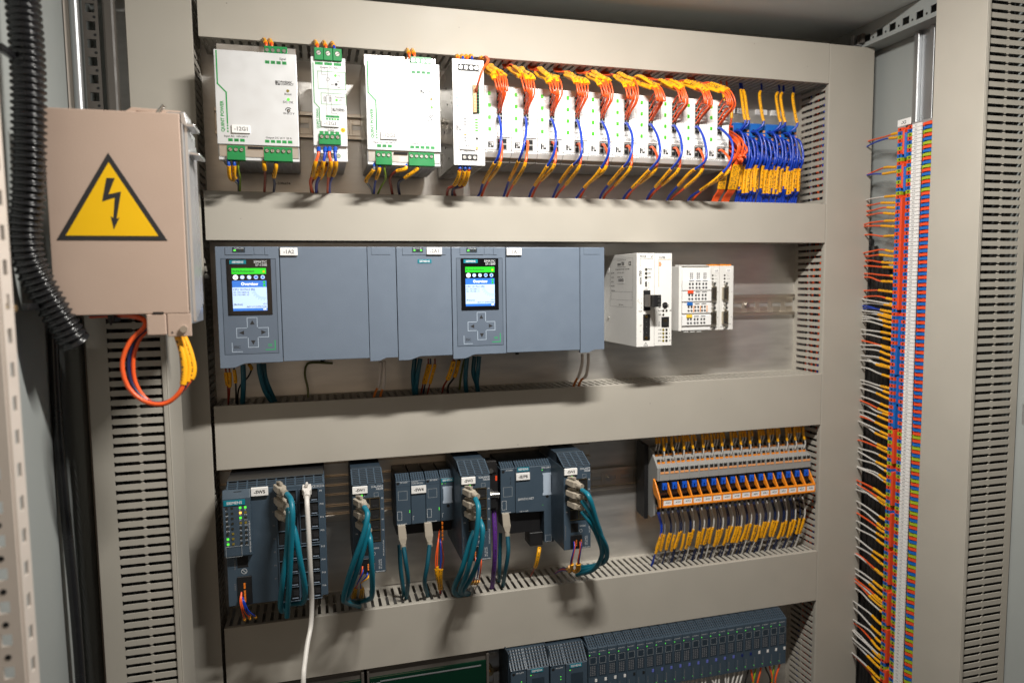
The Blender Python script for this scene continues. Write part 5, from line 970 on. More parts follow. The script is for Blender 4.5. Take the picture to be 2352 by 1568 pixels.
('wire','yellow wire under the left slim switch','wire','thin supply wires in the lower row','sleeve',0.95,[(165.6,-131.0,-421.2),(164.1,-135.0,-423.1),(156.3,-125.0,-432.4),(160.1,-100.0,-454.5),(159.9,-50.0,-489.4)],[(0.7,0.9,'sleeve',1.9)]),
('wire','front orange wire into the loose yellow sleeve under the four part network module','wire','thin supply wires in the lower row','wire_orange',0.95,[(270.8,-62.0,-395.0),(265.6,-78.0,-405.9),(261.0,-82.0,-428.5),(262.1,-80.0,-451.0),(267.5,-68.0,-473.8),(273.2,-45.0,-498.7)],[(0.55,0.86,'sleeve',2.2)]),
('wire','rear orange wire under the four part network module','wire','thin supply wires in the lower row','wire_orange',0.95,[(270.0,-62.0,-401.1),(266.1,-78.0,-405.9),(263.6,-82.0,-428.8),(263.2,-80.0,-451.1),(267.3,-68.0,-473.7),(272.4,-45.0,-498.6)],[(0.5,0.86,'sleeve',2.2)]),
('wire','blue wire between the orange ones under the four part network module','wire','thin supply wires in the lower row','wire_blue',0.95,[(271.7,-62.0,-407.6),(269.1,-78.0,-406.3),(268.7,-82.0,-429.4),(266.8,-80.0,-451.5),(269.8,-68.0,-474.0),(274.3,-45.0,-498.8)],[(0.55,0.86,'sleeve',2.2)]),
('wire','dark red wire under the four part network module','wire','thin supply wires in the lower row','wire_darkred',0.95,[(271.5,-62.0,-413.8),(270.3,-78.0,-406.4),(272.0,-82.0,-429.8),(268.6,-80.0,-451.8),(270.4,-68.0,-474.1),(274.3,-45.0,-498.8)],[(0.55,0.86,'sleeve',2.2)]),
('wire','left orange wire curling under the middle slim switch','wire','thin supply wires in the lower row','wire_orange',0.95,[(307.4,-131.0,-412.2),(306.7,-136.0,-420.5),(306.3,-130.0,-436.2),(307.9,-112.0,-454.3),(311.5,-80.0,-472.8),(320.4,-45.0,-487.0)],[(0.6,0.75,'sleeve',2)]),
('wire','left blue wire curling under the middle slim switch','wire','thin supply wires in the lower row','wire_blue',0.95,[(308.1,-131.0,-412.3),(307.4,-136.0,-420.6),(307.1,-130.0,-436.3),(308.7,-112.0,-454.4),(312.3,-80.0,-472.9),(321.2,-45.0,-487.1)],[(0.6,0.75,'sleeve',2)]),
('wire','right orange wire curling under the middle slim switch','wire','thin supply wires in the lower row','wire_orange',0.95,[(314.7,-131.0,-413.1),(314.0,-136.0,-421.4),(313.7,-130.0,-437.1),(315.4,-112.0,-455.3),(319.3,-80.0,-473.8),(328.5,-45.0,-488.0)],[(0.6,0.75,'sleeve',2)]),
('wire','right blue wire curling under the middle slim switch','wire','thin supply wires in the lower row','wire_blue',0.95,[(311.8,-131.0,-412.7),(311.1,-136.0,-421.1),(310.7,-130.0,-436.8),(312.4,-112.0,-454.9),(316.1,-80.0,-473.4),(325.2,-45.0,-487.6)],[(0.6,0.75,'sleeve',2)]),
('wire','leftmost blue wire looping under the right slim switch','wire','thin supply wires in the lower row','wire_blue',0.95,[(448.1,-131.0,-406.5),(446.1,-138.0,-412.8),(443.8,-132.0,-432.4),(446.9,-115.0,-452.8),(447.8,-85.0,-463.3),(446.1,-55.0,-483.7)],[(0.55,0.66,'sleeve',2.8)]),
('wire','left orange wire looping under the right slim switch','wire','thin supply wires in the lower row','wire_orange',0.95,[(449.2,-131.0,-406.7),(447.1,-138.0,-413.0),(445.5,-132.0,-432.6),(448.6,-115.0,-456.0),(447.8,-85.0,-464.5),(446.1,-55.0,-483.7)],[(0.48,0.62,'sleeve',2.8)]),
('wire','right orange wire looping under the right slim switch','wire','thin supply wires in the lower row','wire_orange',0.95,[(457.1,-131.0,-407.5),(455.0,-138.0,-413.9),(454.0,-132.0,-433.6),(457.3,-115.0,-457.0),(447.8,-85.0,-465.7),(446.1,-55.0,-483.7)],[(0.48,0.62,'sleeve',2.8)]),
('wire','rightmost blue wire looping under the right slim switch','wire','thin supply wires in the lower row','wire_blue',0.95,[(458.3,-131.0,-407.7),(456.2,-138.0,-414.0),(455.8,-132.0,-433.8),(459.1,-115.0,-457.3),(447.8,-85.0,-467.0),(446.1,-55.0,-483.7)],[(0.48,0.62,'sleeve',2.8)]),
('wire','twin dark wires in a printed yellow sleeve under the link module','wire','thin supply wires in the lower row','wire_darkred',1.2,[(417.7,-68.0,-434.5),(413.8,-75.0,-441.5),(411.8,-70.0,-459.4),(411.6,-55.0,-475.5),(410.5,-45.0,-487.3)],[(0.05,0.58,'sleeve',3)])
]
# ------------------------------------------------------------------ network row
def nametag(r, x, z, txt, w=18, h=9, y=-2.3, sz=4.0, ink='ink'):
    t = MB(); t.box(x, x+w, y, -.1, z-h, z, 'tag_white'); t.text(txt, x+w/2, z-h/2-sz/2, sz, ink, y=y-.1, al='C', wmax=w*.8, bold=True); t.build('name_tag', r, .5)
def louvre_top(mb, x0, x1, y0, y1, z0, z1, m, nx, ny):
    """slanting vented hood: bars over a dark cavity; front edge (y0,z0) lower than the back (y1,z1)"""
    mb.add([(x0, y0+1, z0-1.6), (x1, y0+1, z0-1.6), (x1, y1, z1-1.6), (x0, y1, z1-1.6)], [(0, 1, 2, 3)], 'hole_black')
    sl = (z1-z0)/(y1-y0)
    for k in range(ny+1):
        y = y0+(y1-y0)*k/ny; z = z0+(y-y0)*sl; mb.box(x0, x1, y, y+1.3, z-1.5, z, m)
    for k in range(nx+1):
        x = x0+(x1-x0-1.6)*k/nx
        mb.prism([(y0, z0+.05), (y1+1.3, z1+.05), (y1+1.3, z1-1.5), (y0, z0-1.5)], 'x', x, x+1.6, m)
def plug(name, label, cat, group, p, d, m='plug_beige', L=30):
    """network plug: body, latch and round collar; p where the cable leaves, pointing along d"""
    p = Vector(p); d = Vector(d).normalized(); u = Vector((0, 0, 1)); s = d.cross(u).normalized() if abs(d.z) < .9 else Vector((1, 0, 0)); u = s.cross(d)
    r = thing(name, label, cat, (0, 0, 0), group)
    def hexa(secs):
        b = MB(); vs = []
        for a, w, h, o in secs: vs += [p+d*a+s*(w*i)+u*(h*j+o) for i, j in ((-1, -1), (1, -1), (1, 1), (-1, 1))]
        fs = [(3, 2, 1, 0)]
        for k in range(len(secs)-1): fs += [(k*4+i, k*4+(i+1) % 4, k*4+4+(i+1) % 4, k*4+4+i) for i in range(4)]
        n = len(secs)*4; fs.append((n-4, n-3, n-2, n-1)); b.add(vs, fs, m); return b
    hexa([(-L, 5.2, 3.6, 0), (-L*.42, 5.7, 4.3, 0), (-8, 4.1, 3.9, 0), (-5, 3.8, 3.8, 0)]).build('plug_body', r, .8)
    b = MB(); b.cyl(p-d*6, p+d*1.5, 4.2, m, 16, 4.0); b.build('collar', r, .5, 1)
    b = MB(); a = p-d*L+u*5; e = p-d*12+u*7.6
    b.tube([a, a.lerp(e, .5)+u*.8, e], [1.6, 1.9, 2.2], m, 6); b.build('latch', r)
    return r
NB = 'net_blue'
# widest switch
r = thing('network_switch', 'widest dark blue network switch tagged -SW5 at the left end', 'network switch', (-4, -130, -288), None)
MB().box(0, 119, 0, 112, -152, -6.5, NB).build('housing', r, .8)
h = MB(); louvre_top(h, 3, 118, 1, 13, -6, 1.6, NB, 10, 4); h.box(2, 118, 13, 112, -6, 1.5, 'black'); h.build('vent_hood', r)
f = MB(); f.prism([(0, -6), (0, -88), (-9, -86), (-10, -14), (-4, -4)], 'x', -1, 31, NB); lp = f.build('lamp_panel', r, .9)
s = MB(); s.box(.6, 25, -10.9, -9.9, -22, -15.4, 'teal_badge'); s.text('SIEMENS', 12.8, -20.4, 3.3, 'ink_white', y=-11, al='C', bold=True, wmax=21); s.build('maker_badge', lp)
p = MB()
on = {(0, 6): 'led_green', (0, 7): 'led_green', (2, 0): 'led_green', (3, 0): 'led_green', (2, 1): 'led_amber', (2, 2): 'led_green'}
for c, x in enumerate((2.4, 8.4, 17.8, 23.6)):
    for k in range(8):
        p.rect(x, x+2.7, -27-k*6.3, -24.2-k*6.3, -10.15, on.get((c, k), 'led_olive' if (c == 1 and k > 4) or (c > 1 and k in (1, 3)) else 'led_off'))
        if c in (0, 2, 3) and k < 8: p.text((('F', 'RM', 'SB', 'DM1', 'DM2', '', 'L1', 'L2'), 0, ['P%d' % q for q in range(1, 9)], ['P%d' % q for q in range(9, 17)])[c][k], x, -29.2-k*6.3, 1.5, 'ink_white', y=-10.15, wmax=4)
p.frame(1, 19, -86, -73, .5, -9.95, 'qr_grey'); p.text('SVP PK078294  MAC 74-FC-45-A5-DB-1F', 29.6, -82, 1.6, 'ink_white', y=-10.0, rot=math.pi/2, wmax=40)
p.text('SCALANCE XC216', 118, -11, 3.0, 'ink_white', al='R', wmax=26)
for k in range(8): p.text('P%d' % (9+k), 112, -17-k*17-(4 if k > 3 else 0), 2.2, 'ink_white', wmax=5)
for k in range(7): p.text('P%d' % (1+k), 55, -22-k*17, 2.0, 'ink_grey', wmax=4)
p.line([(19.6+3.2*math.cos(i*.42), -109+3.2*math.sin(i*.42)) for i in range(16)], .5, -.15, 'ink_white'); p.line([(17.6, -107), (21.6, -111)], .5, -.3, 'ink_white')
p.text('FAULT', 9.5, -132, 2, 'ink_grey', rot=math.pi/2); p.text('CONSOLE', 10, -106, 1.8, 'ink_grey', rot=math.pi/2, wmax=12)
p.build('front_print', r)
def socket_column(x, w, gaps, name):
    b = MB(); hb = MB(); z = -11.5
    for n in gaps:
        H = n*17.2+2
        b.box(x, x+w, -1.6, 0, z-1.2, z, NB); b.box(x, x+w, -1.6, 0, z-H, z-H+1.2, NB); b.box(x, x+1.4, -1.6, 0, z-H+1.2, z-1.2, NB); b.box(x+w-1.4, x+w, -1.6, 0, z-H+1.2, z-1.2, NB)
        hb.rect(x+1.3, x+w-1.3, z-H+1, z-1, -.1, 'hole_black')
        for k in range(1, n): b.box(x+1.4, x+w-1.4, -1.6, 0, z-1-k*17.2, z+.2-k*17.2, NB)
        for k in range(n): hb.box(x+w*.66, x+w*.92, -.8, -.1, z-12-k*17.2, z-6-k*17.2, 'ink'); b.box(x+w*.60, x+w*.9, -2.2, -.6, z-15.6-k*17.2, z-14.4-k*17.2, 'plc_blue')
        z -= H+2
    o = hb.build('sockets', r); o2 = b.build(name, r, .3, 1)
socket_column(60, 25, (4, 4), 'socket_frame'); socket_column(87, 24.5, (4, 4), 'socket_frame')
b = MB(); b.box(11.5, 28, -2.2, .2, -150, -115, 'black'); sup = b.build('supply_plug', r, .5, 1)
b = MB()
for k in range(6): b.box(18.4, 20.6, -2.7, -2.2, -126.4-k*3.8-(2 if k > 1 else 0), -123-k*3.8-(2 if k > 1 else 0), 'orange_lamp')
b.build('plug_pushers', sup); MB().box(12, 24.5, -.3, .1, -104, -90, 'hole_black').build('console_port', r); MB().box(12, 21, -6, -3.6, -9.4, -6.5, 'hole_black').build('panel_slot', r)
nametag(r, 31.5, -4.6, '-SW5', 20, 10.4, -4)
for lab, p0 in (('topmost beige plug on the widest switch', (68.5, -158, -295)), ('second beige plug from the top on the widest switch', (68.3, -156, -312)), ('third beige plug from the top on the widest switch', (69, -156, -328.5))):
    plug('network_plug', lab, 'plug', 'beige plugs on the widest switch', p0, (.45, -1, -.12), L=25)
plug('network_plug', 'white plug with the long white cable on the widest switch', 'plug', None, (93.4, -153, -303), (0, -1, -.3), 'cable_white', 22)
# slim switches
def slim(label, x0, tg):
    r = thing('slim_switch', label, 'network switch', (x0, -130, -302), 'slim dark blue switches')
    w, H = 40, 117
    MB().box(0, w, 0, 112, -H, -.2, NB).build('housing', r, .8)
    h = MB(); h.add([(0, 0, .1), (w, 0, .1), (w, 30, 13), (0, 30, 13)], [(0, 1, 2, 3)], 'hole_black'); louvre_top(h, 0, w, 0, 30, 1.2, 14.2, NB, 4, 9); h.box(.5, w-.5, 31.5, 112, -.1, 13.5, 'net_dark'); h.build('vent_hood', r)
    p = MB(); p.text('SCALANCE', w-1, -4, 2.5, 'ink_white', al='R', wmax=15); p.text('XB208', w-1, -7.2, 2.5, 'ink_white', al='R', wmax=9)
    p.frame(8, 35.5, -76, -16.4, .4, -.12, 'net_dark'); p.rect(11, 13.4, -14.5, -11.8, -.15, 'led_green'); p.text('F', 15.2, -14.3, 2, 'ink_white')
    p.frame(27.6, 33, -16, -10.8, .4, -.12, 'qr_grey')
    for k in range(4): p.text('P%d' % (k+1), 3, -21.6-k*14, 1.8, 'ink_white', wmax=3.4); p.text('P%d' % (k+5), 36.4, -19.6-k*14, 1.8, 'ink_white', wmax=3.4)
    p.text('CONSOLE', 23, -85, 2, 'ink_white', wmax=9); p.line([(25+2.2*math.cos(i*.53), -91+2.2*math.sin(i*.53)) for i in range(13)], .4, -.15, 'ink_white')
    p.text('NEC CLASS2', 32.6, -112, 1.6, 'ink_white', rot=math.pi/2, wmax=13); p.text('DC 24V 0.17A', 35, -112, 1.6, 'ink_white', rot=math.pi/2, wmax=13); p.text('MAC 20-87-56-A1-EC-60', 38.4, -95, 1.4, 'ink_white', rot=math.pi/2, wmax=22); p.text('5208-0BA00-2AB2', w-1, -H+1, 1.6, 'ink_white', al='R', wmax=20)
    p.text('P1 P2 P3 P4 PROFINET', 3, -102, 1.5, 'ink_grey', rot=math.pi/2, wmax=26)
    p.build('front_print', r)
    s = MB(); s.rect(9.4, 34.4, -75.4, -17, -.14, 'hole_black')
    for k in range(5): s.box(9.2, 34.6, -.9, -.1, -18-k*14.2, -17.2-k*14.2, 'brass')
    s.box(21.4, 22.4, -.8, -.2, -75, -17.3, 'brass'); s.box(34, 34.7, -.8, -.2, -75, -17.3, 'brass')
    for k in range(4): s.box(25, 31.5, -.5, -.15, -29-k*14.2, -26.6-k*14.2, 'ink'); s.rect(10, 11.8, -20.2-k*14.2, -18.4-k*14.2, -1.0, 'led_green' if k < (1 if x0 < 400 else 3) else 'led_off')
    s.build('sockets', r)
    MB().box(10, 21, -.4, .1, -92, -79.5, 'hole_black').build('console_port', r)
    b = MB(); b.box(9.5, 26, -2.4, .2, -115, -96, 'black')
    for c in range(2):
        for k in range(3): b.box(16.6+c*7.4, 18.4+c*7.4, -2.9, -2.4, -105.4-k*3.1, -102.8-k*3.1, 'orange_lamp')
    b.build('supply_plug', r, .4, 1)
    nametag(r, .4, -.6, tg, 19, 9.4, -2.4, 3.6)
    return r
slim('slim network switch tagged -SW1, leftmost of the three slim ones', 148.2, '-SW1')
slim('slim network switch tagged -SW2 beside the purple cable', 289.5, '-SW2')
slim('slim network switch tagged -SW3, rightmost of the three slim ones', 434, '-SW3')
for nm, x0 in (('left', 148.2), ('middle', 289.5), ('right', 434)):
    for k in range(3):
        plug('network_plug', '%s beige plug from the top on the %s slim switch' % (('uppermost', 'second', 'third')[k], nm), 'plug', 'beige plugs on the slim switches', (x0+16+(k == 2)*2, -156, -322-k*15.2), (.5, -1, -.12), L=25)
# four part network module
r = thing('network_module', 'four part dark blue network module tagged -SW4', 'network switch', (209, -75, -317), None)
for k in range(4):
    b = MB(); x = k*20.6; b.box(x+.2, x+20.2, 0, 66, -61.5+(k*.1), 0, NB); b.build('module_housing', r, .6, 1)
    h = MB(); louvre_top(h, x+1, x+19.6, 1, 15, .4, 7.6, NB, 5, 4); h.box(x+1, x+19.6, 16.5, 66, 0, 7, 'net_dark'); h.build('vent_hood', r)
p = MB()
for k in (0, 2): p.disc(k*20.6+3.2, -2.6, 2, -.15, 'hole_black'); p.text('BA 2xRJ45', k*20.6+6.4, -2.2, 1.6, 'ink_white', wmax=12); p.frame(k*20.6+3.4, k*20.6+15.6, -26, -13.6, .5, -.12, 'qr_grey'); p.rect(k*20.6+18, k*20.6+19, -42.4, -41, -.15, 'led_green'); p.rect(k*20.6+18, k*20.6+19, -44.6, -43.2, -.15, 'led_green'); p.frame(k*20.6+1.6, k*20.6+7.4, -54, -42, .4, -.12, 'ink_white'); p.text('6GK 193-6AR00', k*20.6+1, -60.6, 1.4, 'ink_white', wmax=17); p.rect(k*20.6, k*20.6+20.2, -7, -6.6, -.1, 'net_dark')
p.text('SCALANCE', 22, -2.4, 1.6, 'ink_white', wmax=9); p.text('XF204-2BA DNA', 22, -4.8, 1.6, 'ink_white', wmax=16)
for k in (1, 3): p.line([(k*20.6+4, -50), (k*20.6+2.4, -50), (k*20.6+2.4, -56)], .4, -.12, 'ink_white')
p.disc(72.5, -40, 2.3, -.15, 'hole_black'); p.rect(64, 65, -8.4, -7.2, -.15, 'led_green'); p.rect(68.4, 69.4, -8.4, -7.2, -.15, 'led_green_dim')
p.build('front_print', r)
MB().prism([(65, -12), (79, -12), (79, -14.5), (78, -15.5), (78, -32), (79, -33), (79, -36), (65, -36), (65, -33), (66, -32), (66, -15.5), (65, -14.5)], 'y', -.5, -.05, 'pale_label').build('writing_label', r)
s = MB(); badge(s, 63.4, 80.6, -5.6, -.6, -.5); s.build('maker_badge', r); nametag(r, 21.3, -7.4, '-SW4', 20.4, 10.2, -2.2, 4)
MB().box(2, 80, 20, 70, -82, -61.6, 'black').build('rear_socket_block', r, .5, 1)
b = MB()
for k in range(5): b.box(62.6, 64.6, -1, 1, -66-k*5.6, -62.4-k*5.6, 'orange_lamp')
b.build('plug_pushers', r)
for lab, x in (('left beige plug pointing down under the four part network module', 217), ('right beige plug pointing down under the four part network module', 253.5), ):
    plug('network_plug', lab, 'plug', 'downward beige plugs', (x, -80, -409), (.05, -.15, -1), L=32)
plug('network_plug', 'beige plug pointing down under the link module', 'plug', None, (365.5, -80, -407), (.05, -.15, -1), L=32)
# black bus plug with purple cable
r = thing('bus_plug', 'black bus connector with the purple cable beside the link module', 'plug', (333, -82, -301), None)
MB().box(0, 19, 0, 40, -67, 0, 'black').box(3, 16, -3, 0, -63, -44, 'black').box(2, 17, -2, 6, -12, 5, 'wire_black').build('body', r, .8)
MB().box(15.4, 18, -.6, 0, -24, -17, 'term_red').build('slide_switch', r); MB().cyl((9, 0, -9), (9, -3.4, -9), 3.1, 'screw_zinc', 14).cyl((9, 0, -38), (9, -1, -38), 2.6, 'screw_zinc', 12).build('screws', r)
MB().cyl((-1, -2, -44), (20, -2, -44), 4, 'screw_zinc', 14).build('shield_clamp', r)
# link module
r = thing('link_module', 'dark blue stepped link module tagged -IE/PB', 'network module', (358, -75, -311), None)
MB().box(0, 21.4, 0, 66, -66, 0, NB).build('port_module', r, .6, 1)
MB().prism([(22, 0), (80, 0), (80, -115), (65, -115), (65, -68), (22, -66.5)], 'y', 0, 66, NB).build('main_housing', r, .6, 1)
h = MB(); louvre_top(h, 1, 20.6, 1, 15, .4, 7.6, NB, 5, 4); louvre_top(h, 23, 79, 1, 15, .4, 7.6, NB, 14, 4); h.box(1, 79, 16.5, 66, 0, 7, 'net_dark'); h.build('vent_hood', r)
p = MB(); p.disc(4, -4.4, 2.2, -.15, 'hole_black'); p.text('BA 2xRJ45', 8, -3.6, 1.6, 'ink_white', wmax=12); p.frame(4, 17, -41, -27.4, .5, -.12, 'qr_grey'); p.frame(1.6, 8, -60, -47, .4, -.12, 'ink_white'); p.text('6ES7 193-6AR00', 1, -65, 1.4, 'ink_white', wmax=18)
for k in range(4): p.rect(14, 15.2, -14.2-k*2.4-(2 if k > 1 else 0), -13-k*2.4-(2 if k > 1 else 0), -.15, 'hole_black')
p.text('SIMATIC.NET', 25.6, -48.4, 3.2, 'ink_white', wmax=24); p.text('IE/PB LINK HA', 78.6, -4, 2.2, 'ink_white', al='R', wmax=17)
p.rect(62, 63.2, -7, -5.8, -.15, 'led_green'); p.rect(64.6, 65.8, -7, -5.8, -.15, 'hole_black'); p.rect(67, 68.2, -7, -5.8, -.15, 'hole_black'); p.disc(70, -46, 2.4, -.15, 'hole_black')
p.rect(62.6, 63.6, -59, -58, -.15, 'led_green_dim'); p.frame(67, 76, -113.5, -104, .3, -.12, 'ink_white'); p.text('6GK1 411-5BB00', 28, -65.4, 1.4, 'ink_white', wmax=13); p.build('front_print', r)
MB().prism([(63, -11), (76.4, -11), (76.4, -13.5), (75.4, -14.5), (75.4, -40), (76.4, -41), (76.4, -44), (63, -44), (63, -41), (64, -40), (64, -14.5), (63, -13.5)], 'y', -.5, -.05, 'pale_label').build('writing_label', r)
s = MB(); badge(s, 25, 42.6, -5.6, .2, -.5); s.build('maker_badge', r); nametag(r, 22.8, -8, '-IE/PB', 20.6, 10.4, -2.2, 4)
MB().box(12, 62, 10, 66, -100, -67, 'black').box(44, 64, 4, 30, -120, -100, 'black').build('lower_socket_block', r, .6, 1)

# ------------------------------------------------------------------ relay strip
RP0 = 611.0; RW = 17.05
RT = ['-41K%d' % k for k in range(1, 9)]+['-42K%d' % k for k in range(1, 9)]
def relay_proto():
    r = thing('relay_module', '', 'relay', (RP0, -70, -330), 'relays with orange retainers')
    # profile in (y, z): three stepped rows on top, foot below
    pr = [(58, 18), (22, 20), (20, 12), (13, 9), (12, 2), (2, -1), (0, -2), (0, -22), (16, -22), (16, -62), (12, -66), (12, -74), (18, -80), (58, -70)]
    MB().prism(pr, 'x', .1, RW-.1, 'relay_grey').build('base', r, .3, 1)
    h = MB(); o = MB()
    for k in range(2):
        x = 1.4+k*7.6
        for (y0, z0, y1, z1) in ((22-.3, 20.5, 20-.3, 12.5), (13-.3, 9, 12-.4, 2), ):
            h.add([(x+.6, y0-.2, z0-.6), (x+5.4, y0-.2, z0-.6), (x+5.4, y1-.2, z1+2.6), (x+.6, y1-.2, z1+2.6)], [(0, 1, 2, 3)], 'hole_black')
            o.box(x+.4, x+5.6, y1-1.2, y1+1, z1-.2, z1+2.2, 'relay_orange')
        h.rect(x+.2, x+6, -7.8, -3, -.12, 'hole_black'); h.disc(x+1.4, -1.6-.8, .7, -.12, 'hole_black', 8); h.disc(x+4.8, -2.4, .7, -.12, 'hole_black', 8)
        o.box(x, x+6.2, -.7, .2, -11.2, -8.2, 'pusher_peach')
        o.box(x, x+6, 11.2, 13, -69.6, -66.4, 'relay_orange'); h.rect(x+.6, x+5.4, -74, -70, 11.9, 'hole_black')
    h.build('wire_holes', r); o.build('pushers', r)
    b = MB(); b.box(1.2, RW-1.2, 4, 15.8, -62, -22.2, 'black'); b.box(2.2, RW-2.2, 1.5, 4, -46, -23, 'black'); b.frame(3.4, RW-3.4, -44.5, -42.6, .35, 1.3, 'brass'); rl = b.build('relay', r, .4, 1)
    l = MB(); x = RW/2-3.7; l.box(x, x+7.4, -1.5, 1.4, -30.5, -26, 'lever_blue'); l.box(x, x+2.7, -1.5, 1.4, -36, -30.6, 'lever_blue'); l.box(x+4.7, x+7.4, -1.5, 1.4, -36, -30.6, 'lever_blue'); l.build('lever', rl, .3, 1)
    w = MB()
    w.prism([(8, -26), (4, -25), (-12.5, -46.5), (-13, -57), (-9, -58), (-8.5, -48), (5, -40)], 'x', RW-2.2, RW-.4, 'relay_orange')
    w.box(-.6, RW-.5, -13, -8.6, -48.8, -46.5, 'relay_orange'); w.box(-.6, RW-.5, -13, -8.6, -60, -57.2, 'relay_orange'); w.box(-.6, .8, -12.8, -8.8, -57.1, -48.9, 'relay_orange'); w.box(RW-2, RW-.5, -12.7, -8.8, -57.1, -48.9, 'relay_orange'); w.box(.8, RW-2, -10.6, -9, -57.1, -48.9, 'relay_orange')
    w.build('retainer', r, .3, 1)
    return r
rp = relay_proto()
for i, tg in enumerate(RT):
    lab = 'relay with white marker %s, %s from the left on the orange strip' % (tg, ORD[i])
    if i == 0: q = rp; rp['label'] = lab
    else: q = dup(rp, (RP0+RW*i, -70, -330), lab)
for i, tg in enumerate(RT):
    q = [o for o in COL.objects if o.name.startswith('relay_module') and abs(o.location.x/MM-(RP0+RW*i)) < 1][0]
    t = MB(); t.box(.9, RW-2.1, -12.2, -10.7, -57, -49, 'tag_white'); t.text(tg, (RW-1)/2, -54.4, 2.6, 'ink', y=-12.3, al='C', wmax=9); t.build('marker', q)
r = thing('relay_end_plate', 'grey and orange end plate at the left of the relay strip', 'end plate', (RP0-3.4, -70, -330), None)
MB().prism([(60, 24), (24, 24), (0, -2), (0, -22), (12, -22), (12, -80), (22, -86), (60, -78)], 'x', 0, 3, 'relay_grey').build('plate', r, .5, 1)
MB().prism([(10, -20), (4, -24), (-12.5, -46.5), (-13, -60), (-9, -60), (-4, -50), (8, -44), (12, -34)], 'x', -2.4, 0, 'relay_orange').build('retainer_wing', r, .6)
MB().prism([(60, 30), (30, 28), (30, -90), (60, -86)], 'x', -7, -.4, 'black').build('rear_block', r, .6)
rg = random.Random(5)
for i in range(16):
    x = RP0+RW*i
    for k in range(3):
        dx = (4, 9, 12)[k]; front = k == 2
        y0 = (-46, -46, -56)[k]; z0 = (-312, -312, -327)[k]
        if k == 1 and i % 3 == 1: continue
        ln = rg.uniform(-2, 2); xt = x+dx-1+ln
        wire('relay_wire', '%s wire rising from the %s relay into a yellow sleeve' % ('front white' if front else 'rear white', ORD[i]), 'wire', 'wires above the relay strip', 'wire_white', 1.0,
             [(x+dx, y0+3, z0-3), (x+dx+.2, y0-3, z0+5), (x+dx+.6, y0-5, z0+14), (xt, y0-4, z0+26), (xt-ln*.5-1, y0-2, -282), (xt-1-ln*.3, y0+2, -266), (xt-1, y0+4, -250)], [(.42 if front else .36, .84, 'sleeve', 2.0)], n=7, sub=4)
    for k in range(3):
        dx = (3.6, 6.2, 12)[k]; wh = k == 2; c = ('wire_blue' if i == 0 else 'wire_navy') if not wh else ('wire_grey' if i < 3 else 'wire_white')
        if k == 1 and i == 15: continue
        s = rg.uniform(-2, 2); ex = x+dx-rg.uniform(0, 4); bulge = rg.uniform(1, 3.5); lo = rg.uniform(-6, 6)
        wire('relay_wire', '%s wire hanging from the %s relay through a yellow sleeve' % (('left blue', 'right blue', 'white' if i > 2 else 'grey')[k], ORD[i]), 'wire', 'wires below the relay strip', c, 1.05,
             [(x+dx, -55, -401), (x+dx+.6, -59, -411), (x+dx+bulge, -62, -424), (x+dx+bulge*.9, -62, -437+lo*.4), (x+dx+s*.4, -60, -452+lo), (ex+s*.3, -56, -468+lo*.6), (ex-1, -50, -484), (ex-2, -44, -500), (ex-2, -42, -515)],
             [(.42, .63, 'sleeve', 2.15)], n=7, sub=4)

# ------------------------------------------------------------------ bottom row: I/O modules
def io_proto():
    r = thing('io_slice', '', 'I/O module', (492, -100, -585), 'narrow dark blue I/O modules')
    w = 15.3
    MB().box(.2, w, 0, 60, -76, 0, NB).build('housing', r, .5, 1)
    h = MB(); louvre_top(h, 1, w-.6, 1, 17, .2, 8.5, NB, 3, 4); h.box(1, w-.6, 18.5, 60, -.1, 8, 'net_dark'); h.box(5, 9, 32, 36, 8, 11, 'qr_grey'); h.build('vent_hood', r)
    p = MB(); p.rect(1.4, w-1.6, -44, -12, -.12, 'net_dark'); p.frame(2.4, w-2.8, -24, -13.6, .5, -.14, 'qr_grey')
    for k in range(6):
        for q in range(3): p.rect(3+q*3.2, 4.8+q*3.2, -28.6-k*2.6, -27.2-k*2.6, -.14, 'ink_grey')
    p.text('DI 32x24VDC', 1.2, -6, 1.3, 'ink_white', wmax=11); p.rect(1.4, 2.8, -10.6, -9.2, -.15, 'led_green'); p.rect(2, 3, -70, -69, -.15, 'led_green')
    for k in range(8): p.rect(3.4, 4.6, -58-k*2.2, -56.8-k*2.2, -.14, 'ink_grey')
    p.build('front_print', r)
    return r
ip = io_proto(); IW = 15.45; n = 0
cols = ['tag_white']*4+['hole_black']*2+['io_violet']*10+['io_navy']*2+['tag_white']*4
cn = {'tag_white': 'white', 'hole_black': 'black', 'io_violet': 'violet', 'io_navy': 'navy'}
SL = []
for i in range(22):
    lab = 'narrow I/O module with a %s colour chip, %s from the left' % (cn[cols[i]], ORD[i])
    q = ip if i == 0 else dup(ip, (481.5+IW*i, -100, -585), lab)
    q['label'] = lab; q.location = Vector((481.5+IW*i, -100, -585))*MM; SL.append(q)
for i, q in enumerate(SL):
    MB().box(10.4, 13.8, -.5, -.05, -52, -47.4, cols[i]).build('colour_chip', q)
